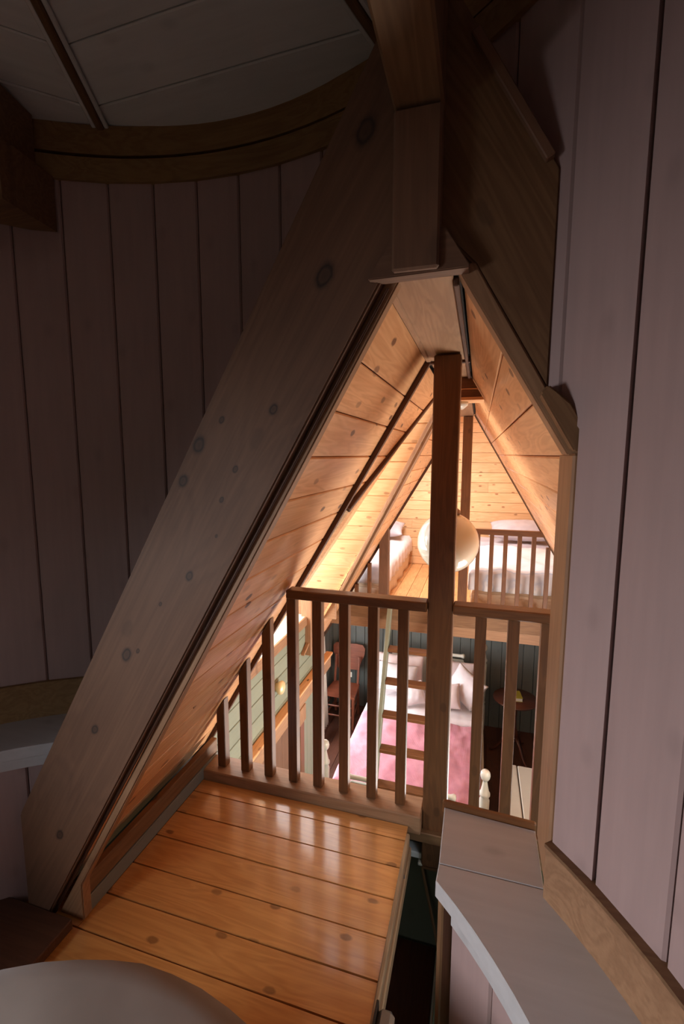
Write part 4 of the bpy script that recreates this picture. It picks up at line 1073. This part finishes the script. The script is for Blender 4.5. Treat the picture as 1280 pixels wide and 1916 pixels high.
def roll_rail(y, z, x0, x1):
    o = tube('blanket_rail', [(x0 - 0.05, y, z), (x0 - 0.045, y, z), (x0 - 0.03, y, z), (x0 - 0.01, y, z), (x0, y, z), (x1, y, z), (x1 + 0.01, y, z), (x1 + 0.03, y, z), (x1 + 0.045, y, z), (x1 + 0.05, y, z)],
             [0.004, 0.022, 0.030, 0.024, 0.020, 0.020, 0.024, 0.030, 0.022, 0.004], 'white_paint', None, 12)
    adopt(o, bed)
roll_rail(BYF, ZB + 0.70, -0.98, -0.13)
roll_rail(BYH, ZB + 1.03, -0.98, -0.13)
for x in (BX0, BX1): box('side_rail', x - 0.014, x + 0.014, BYF + 0.03, BYH - 0.03, ZB + 0.27, ZB + 0.43, 'white_paint', bed, 0.004, 'y')
mt = soft_block('mattress', BX0 + 0.05, BX1 - 0.05, BYF + 0.06, BYH - 0.05, ZB + 0.30, ZB + 0.432, 'linen', sub=0.08, wrinkle=0.002)
tag(mt, 'thick white mattress on the double bed below', 'mattress')
sp_ = soft_block('bedspread', BX0 + 0.03, BX1 - 0.02, BYF + 0.045, 4.90, ZB + 0.438, ZB + 0.60, 'pink', wrinkle=0.014, freq=6.5, seed=11, sub=0.02, skirt=0.6)
tag(sp_, 'dusty pink crinkled bedspread on the double bed below', 'bedspread')
bsh = soft_block('sheet', BX0 + 0.035, BX1 - 0.03, 4.925, 5.62, ZB + 0.438, ZB + 0.605, 'linen', wrinkle=0.006, freq=6, seed=13, sub=0.03)
tag(bsh, 'white top sheet folded back above the pink bedspread', 'sheet')
zt = ZB + 0.61
pillow('pillow', (-0.86, 5.50, zt + 0.21), 0.60, 0.42, 0.14, (72, 0, 3), 'linen_pink', 'big pillow leaning on the headboard at the left side of the double bed', seed=21)
pillow('pillow', (-0.23, 5.50, zt + 0.21), 0.60, 0.42, 0.14, (72, 0, -4), 'linen_pink', 'big pillow leaning on the headboard at the right side of the double bed', seed=22)
pillow('pillow', (-0.86, 5.30, zt + 0.215), 0.48, 0.34, 0.13, (62, 6, 8), 'linen', 'white pillow standing in front of the left headboard pillow', seed=23)
pillow('pillow', (-0.66, 5.10, zt + 0.14), 0.32, 0.26, 0.11, (60, -14, 14), 'linen', 'small white cushion nearest the fold of the sheet, seen between ladder rungs', seed=24)
pillow('pillow', (-0.06, 5.24, zt + 0.25), 0.42, 0.36, 0.12, (66, 22, -34), 'linen', 'white pillow standing on its corner near the right bed post', seed=25)
pillow('pillow', (-0.27, 5.14, zt + 0.15), 0.34, 0.28, 0.11, (62, -12, -8), 'linen_pink', 'small creased cushion behind the tall railing post', seed=26)

# loft ladder
lad = empty('loft_ladder', (-0.5, 3.6, ZB)); tag(lad, 'wooden loft ladder with grey-green stiles leaning against the far loft edge', 'ladder')
LT = Vector((0, 4.058, -0.02)); LB = Vector((0, 3.13, ZB))
dv = (LB - LT)
for x in (-0.735, -0.285):
    bar('stile', (x, LT.y, LT.z), (x, LB.y, LB.z), 0.034, 0.085, 'sage', lad, (0, -1, -0.3))
for k in range(8):
    z = -0.387 - 0.25 * k
    if z < ZB + 0.05: break
    y = LT.y + dv.y * (z - LT.z) / dv.z
    box('rung', -0.717, -0.303, y - 0.045, y + 0.045, z - 0.03, z + 0.0, 'rail', lad, 0.003)

# side table with a book
tbx, tby, tbz = 0.505, 5.45, ZB + 0.70
tab = empty('side_table', (tbx, tby, ZB)); tag(tab, 'small round dark wood pedestal table in the bedroom corner', 'table')
lathe('tabletop', [(0.001, 0.672), (0.22, 0.672), (0.244, 0.68), (0.25, 0.69), (0.246, 0.70), (0.001, 0.70)], 'dark_wood', tab, (tbx, tby, ZB), 32)
lathe('column', [(0.001, 0.17), (0.03, 0.17), (0.045, 0.22), (0.05, 0.27), (0.028, 0.33), (0.022, 0.45), (0.03, 0.52), (0.022, 0.58), (0.05, 0.66), (0.06, 0.6715), (0.001, 0.6715)], 'dark_wood', tab, (tbx, tby, ZB), 18)
for k in range(3):
    a = R(-60 + 120 * k); c_, s_ = math.cos(a), math.sin(a)
    tube('leg', [(tbx + c_ * r_, tby + s_ * r_, ZB + z_) for r_, z_ in ((0.02, 0.22), (0.08, 0.20), (0.14, 0.13), (0.19, 0.05), (0.24, 0.015), (0.27, 0.014))], [0.022, 0.022, 0.018, 0.015, 0.013, 0.010], 'dark_wood', tab)
bk1 = empty('book', (0.51, 5.46, tbz)); tag(bk1, 'small yellow-green covered book lying on the round side table', 'book')
Fk = Matrix.Translation((0.505, 5.45, tbz)) @ Matrix.Rotation(R(8), 4, 'Z')
fbox('page_block', Fk @ Matrix.Translation((0, 0, 0.022)), (0.118, 0.172, 0.036), 'paper', bk1, 0.002)
fbox('cover', Fk @ Matrix.Translation((0, 0, 0.0425)), (0.125, 0.18, 0.004), 'book', bk1, 0.001)
fbox('cover', Fk @ Matrix.Translation((0, 0, 0.0025)), (0.125, 0.18, 0.004), 'book', bk1, 0.001)

# white chest
ch = empty('chest', (0.65, 4.0, ZB)); tag(ch, 'glossy white painted chest with a dark seam in its lid beside the bed', 'chest')
zc = ZB + 0.50
box('chest_body', 0.35, 1.02, 3.42, 4.48, ZB, zc - 0.03, 'white_paint', ch, 0.01, 'y')
Fs = frame((0, 0, 0), (0, 1, 0), (-1, 0, 0), (0, 0, 1))
box('lid', 0.33, 0.458, 3.40, 4.50, zc - 0.029, zc, 'white_paint', ch, 0.010, 'y')
box('lid', 0.466, 1.04, 3.40, 4.50, zc - 0.029, zc, 'white_paint', ch, 0.010, 'y')
box('seam', 0.4585, 0.4655, 3.405, 4.495, zc - 0.028, zc - 0.008, 'black', ch, 0, 'y')

# tidy: matrices of parented parts keep their world place
bpy.context.view_layer.update()
